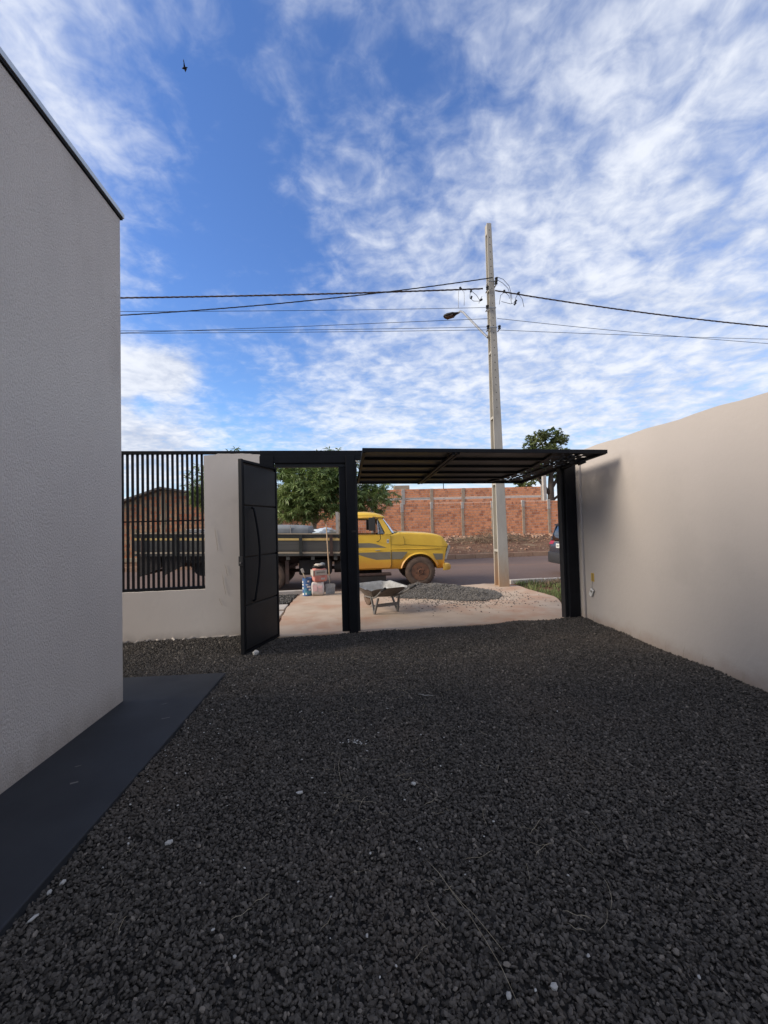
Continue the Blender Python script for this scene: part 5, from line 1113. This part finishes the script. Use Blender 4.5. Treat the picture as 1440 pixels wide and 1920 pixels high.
# ------------------------------------------------------------------ trees
def leaf_cluster_mesh(r, n, L0, L1, W_, droop):
    mb = MB()
    for k in range(n):
        a = 2*math.pi*k/n+r.uniform(-.3, .3); L_ = r.uniform(L0, L1); e_ = r.uniform(-.6, .7); d = Vector((math.cos(a)*math.cos(e_), math.sin(a)*math.cos(e_), math.sin(e_))); s = d.cross(Vector((0, 0, 1))).normalized()*W_
        m1 = d*L_*.45+Vector((0, 0, -droop*L_*.18)); tip = d*L_+Vector((0, 0, -droop*L_)); fold = Vector((0, 0, -W_*.35))
        mb.add([(0, 0, 0), m1+s+fold*-1, m1, m1-s-fold, tip], [(0, 1, 2), (0, 2, 3), (1, 4, 2), (2, 4, 3)])
    return mb
def tree(name, base, label, trunk_pts, trunk_r, limbs, lobes, n_cl, n_parts, leaf, r, barkm, leafm, group=None, thr=.28):
    t = thing(name, base, label, 'tree', group); base = Vector(base)
    tr_ = MB().tube(trunk_pts, trunk_r, 9).build('trunk', barkm, t, smooth='all')
    for L_ in limbs: MB().tube(L_[0], L_[1], 7).build('limb', barkm, t, smooth='all')
    protos = []
    for k in range(6):
        mb = leaf_cluster_mesh(r, *leaf); me = mb.mesh('leaf_cluster', Vector((0, 0, 0))); me.materials.append(M[leafm]); protos.append((mb, me))
    pts = []; tot = sum(l[1][0]*l[1][1]*l[1][2] for l in lobes)
    for c, rad, hollow in lobes:
        k = int(n_cl*rad[0]*rad[1]*rad[2]/tot)
        for _ in range(k):
            d = Vector((r.gauss(0, 1), r.gauss(0, 1), r.gauss(0, 1))).normalized(); q = (r.random()**.45); q = max(q, hollow*r.random())
            p = Vector(c)+Vector((d.x*rad[0], d.y*rad[1], d.z*rad[2]))*q*(1+.22*mnoise.noise(d*2.3+Vector(c)))
            if mnoise.noise(p*1.25) > thr: continue
            pts.append(p)
    pts.sort(key=lambda p: (p-Vector((0, 0, 1.6))).length); 
    big = MB()
    for i, p in enumerate(pts):
        mb, me = protos[i % 6]; e_ = (r.uniform(-.6, .6), r.uniform(-.6, .6), r.uniform(0, 6.28)); s = r.uniform(.75, 1.25)
        if i < n_parts: piece('leaf_cluster', me, t, p, e_, (s, s, s))
        else:
            from mathutils import Euler
            Rm = Euler(e_).to_matrix()*s; big.add([Rm @ v + p for v in mb.v], mb.f)
    big.build('crown', leafm, t, kind='stuff'); return t
r = random.Random(61)
bb = Vector((-1.75, 18.0, -.1))
tree('mango_tree', (-1.75, 18.0, -.12), 'leafy mango tree behind the truck, seen through the doorway', [(-1.75, 18, -.2), (-1.72, 18, .9), (-1.70, 17.95, 1.5), (-1.68, 17.9, 1.75)], [.11, .09, .085, .08],
     [([(-1.68, 17.9, 1.70), (-2.05, 17.7, 2.15), (-2.5, 17.5, 2.5), (-2.8, 17.5, 3.0)], [.07, .06, .045, .02]), ([(-1.68, 17.9, 1.70), (-1.55, 18, 2.4), (-1.5, 18.1, 3.3)], [.06, .05, .02]), ([(-1.68, 17.9, 1.7), (-1.1, 18.1, 2.3), (-.2, 18.3, 2.7), (.5, 18.3, 3.0)], [.06, .05, .04, .02]), ([(-1.68, 17.9, 1.72), (-1.3, 17.6, 2.1), (-.7, 17.2, 1.75)], [.03, .02, .01])],
     [((-1.7, 18, 3.3), (1.7, 1.6, 1.25), .5), ((-2.5, 17.6, 2.7), (1.0, 1.1, .95), .5), ((-.3, 17.9, 3.1), (1.4, 1.3, 1.0), .5), ((.95, 18, 2.9), (1.05, 1.1, .80), .5), ((-1.3, 17.4, 2.55), (1.2, .9, .6), .4), ((-1.2, 18.2, 4.3), (1.5, 1.3, .75), .5), ((-3.0, 17.6, 2.35), (.8, .8, .65), .4), ((-1.9, 17.1, 2.15), (.9, .5, .45), .3), ((-.2, 17.3, 2.5), (.9, .6, .6), .3), ((-2.6, 18, 3.9), (1.0, .9, .8), .3), ((-3.2, 18.3, 3.9), (.8, .8, .7), .4)],
     2900, 260, (12, .16, .30, .027, .28), r, 'bark', 'mango')
tree('mango_tree', (-6.0, 18.6, -.12), 'mango tree mostly hidden behind the front pillar, left of the doorway', [(-6, 18.6, -.2), (-5.9, 18.6, 1.2), (-5.85, 18.6, 2.2)], [.13, .11, .09],
     [([(-5.85, 18.6, 2.1), (-6.5, 18.5, 2.9), (-6.8, 18.5, 3.6)], [.07, .05, .02]), ([(-5.85, 18.6, 2.1), (-5.2, 18.6, 3.2), (-5.1, 18.6, 4.6)], [.07, .05, .02])],
     [((-5.9, 18.6, 3.5), (1.45, 1.4, 1.2), .5), ((-5.25, 18.6, 4.6), (.55, .6, .62), .4), ((-6.5, 18.4, 3.1), (.75, .8, .75), .5), ((-4.9, 18.6, 3.1), (1.1, 1.0, .9), .5)], 1500, 40, (12, .16, .30, .027, .28), r, 'bark', 'mango')
tree('broadleaf_tree', (21.2, 41.8, .4), 'distant broad-leaved tree rising behind the gate corner and brick wall', [(21.2, 41.8, .3), (21.1, 41.8, 3.5), (21.2, 41.8, 6), (21.4, 41.8, 8)], [.42, .36, .28, .15],
     [([(21.15, 41.8, 4.2), (19.6, 41.6, 6.2), (18.8, 41.5, 7.6)], [.22, .15, .05]), ([(21.2, 41.8, 5), (22.6, 41.8, 7), (23.2, 41.8, 8.6)], [.2, .13, .05]), ([(21.3, 41.8, 6.5), (20.6, 41.8, 9), (20.2, 41.8, 10.3)], [.16, .1, .04]), ([(21.1, 41.8, 3.6), (22.4, 41.6, 4.6), (23.6, 41.6, 5.6)], [.16, .1, .04])],
     [((20.0, 41.8, 10.3), (1.2, 1.3, 1.0), .3), ((21.9, 41.8, 10.4), (1.3, 1.3, 1.1), .3), ((21.0, 41.8, 8.7), (2.2, 1.8, 1.0), .3), ((18.9, 41.8, 9.2), (.8, 1.0, .8), .3), ((23.3, 41.8, 8.1), (1.0, 1.0, .6), .3), ((17.2, 41.8, 8.0), (.8, .9, .6), .3), ((19.6, 41.8, 6.9), (1.6, 1.5, .9), .3), ((22.8, 41.8, 6.4), (1.3, 1.3, .9), .3), ((18.4, 41.8, 5.6), (1.2, 1.2, .6), .3), ((24.0, 41.8, 5.0), (1.0, 1.0, .8), .3)],
     2700, 0, (9, .16, .32, .08, .3), r, 'bark_d', 'leaf', thr=.10)
blades('roadside_scrub', 'far low scrub behind the walls', 'grass_d', 2500, lambda r: (r.uniform(-40, 60), 44.5+r.gauss(0, .8)+0), .5, 1.9, r, lambda x, y: .4, .06)

# small bird high over the house
bd_ = thing('bird', (-3.11, 8.0, 10.74), 'tiny dark bird flying high in the upper left sky', 'bird')
c = Vector((-3.11, 8, 10.74)); MB().lathe(c-Vector((.05, 0, .01)), (1, 0, .25), [(0, .003), (.02, .014), (.05, .020), (.08, .014), (.10, .008), (.115, .001)], 10).build('body', 'bird', bd_, smooth='all')
for s in (-1, 1): MB().add([c+Vector((-.02, 0, 0)), c+Vector((.02, 0, 0)), c+Vector((.01*s+.01, .07*s, .065)), c+Vector((-.03*s, .12*s, .05))], [(0, 1, 2, 3)]).build('wing', 'bird', bd_)

# ------------------------------------------------------------------ groups of like things
GR = {'cable': 'overhead cables', 'pebble': 'pale pebbles on the gravel', 'brick_wall': 'red block walls across the road', 'kerb': 'road kerbs', 'mango_tree': 'mango trees behind the truck', 'crate': 'crates on the truck bed', 'mortar_sack': 'stacked paper sacks'}
for o in COL.objects:
    if o.parent is None and 'category' in o:
        g_ = GR.get(o.name.split('.')[0])
        if g_: o['group'] = g_
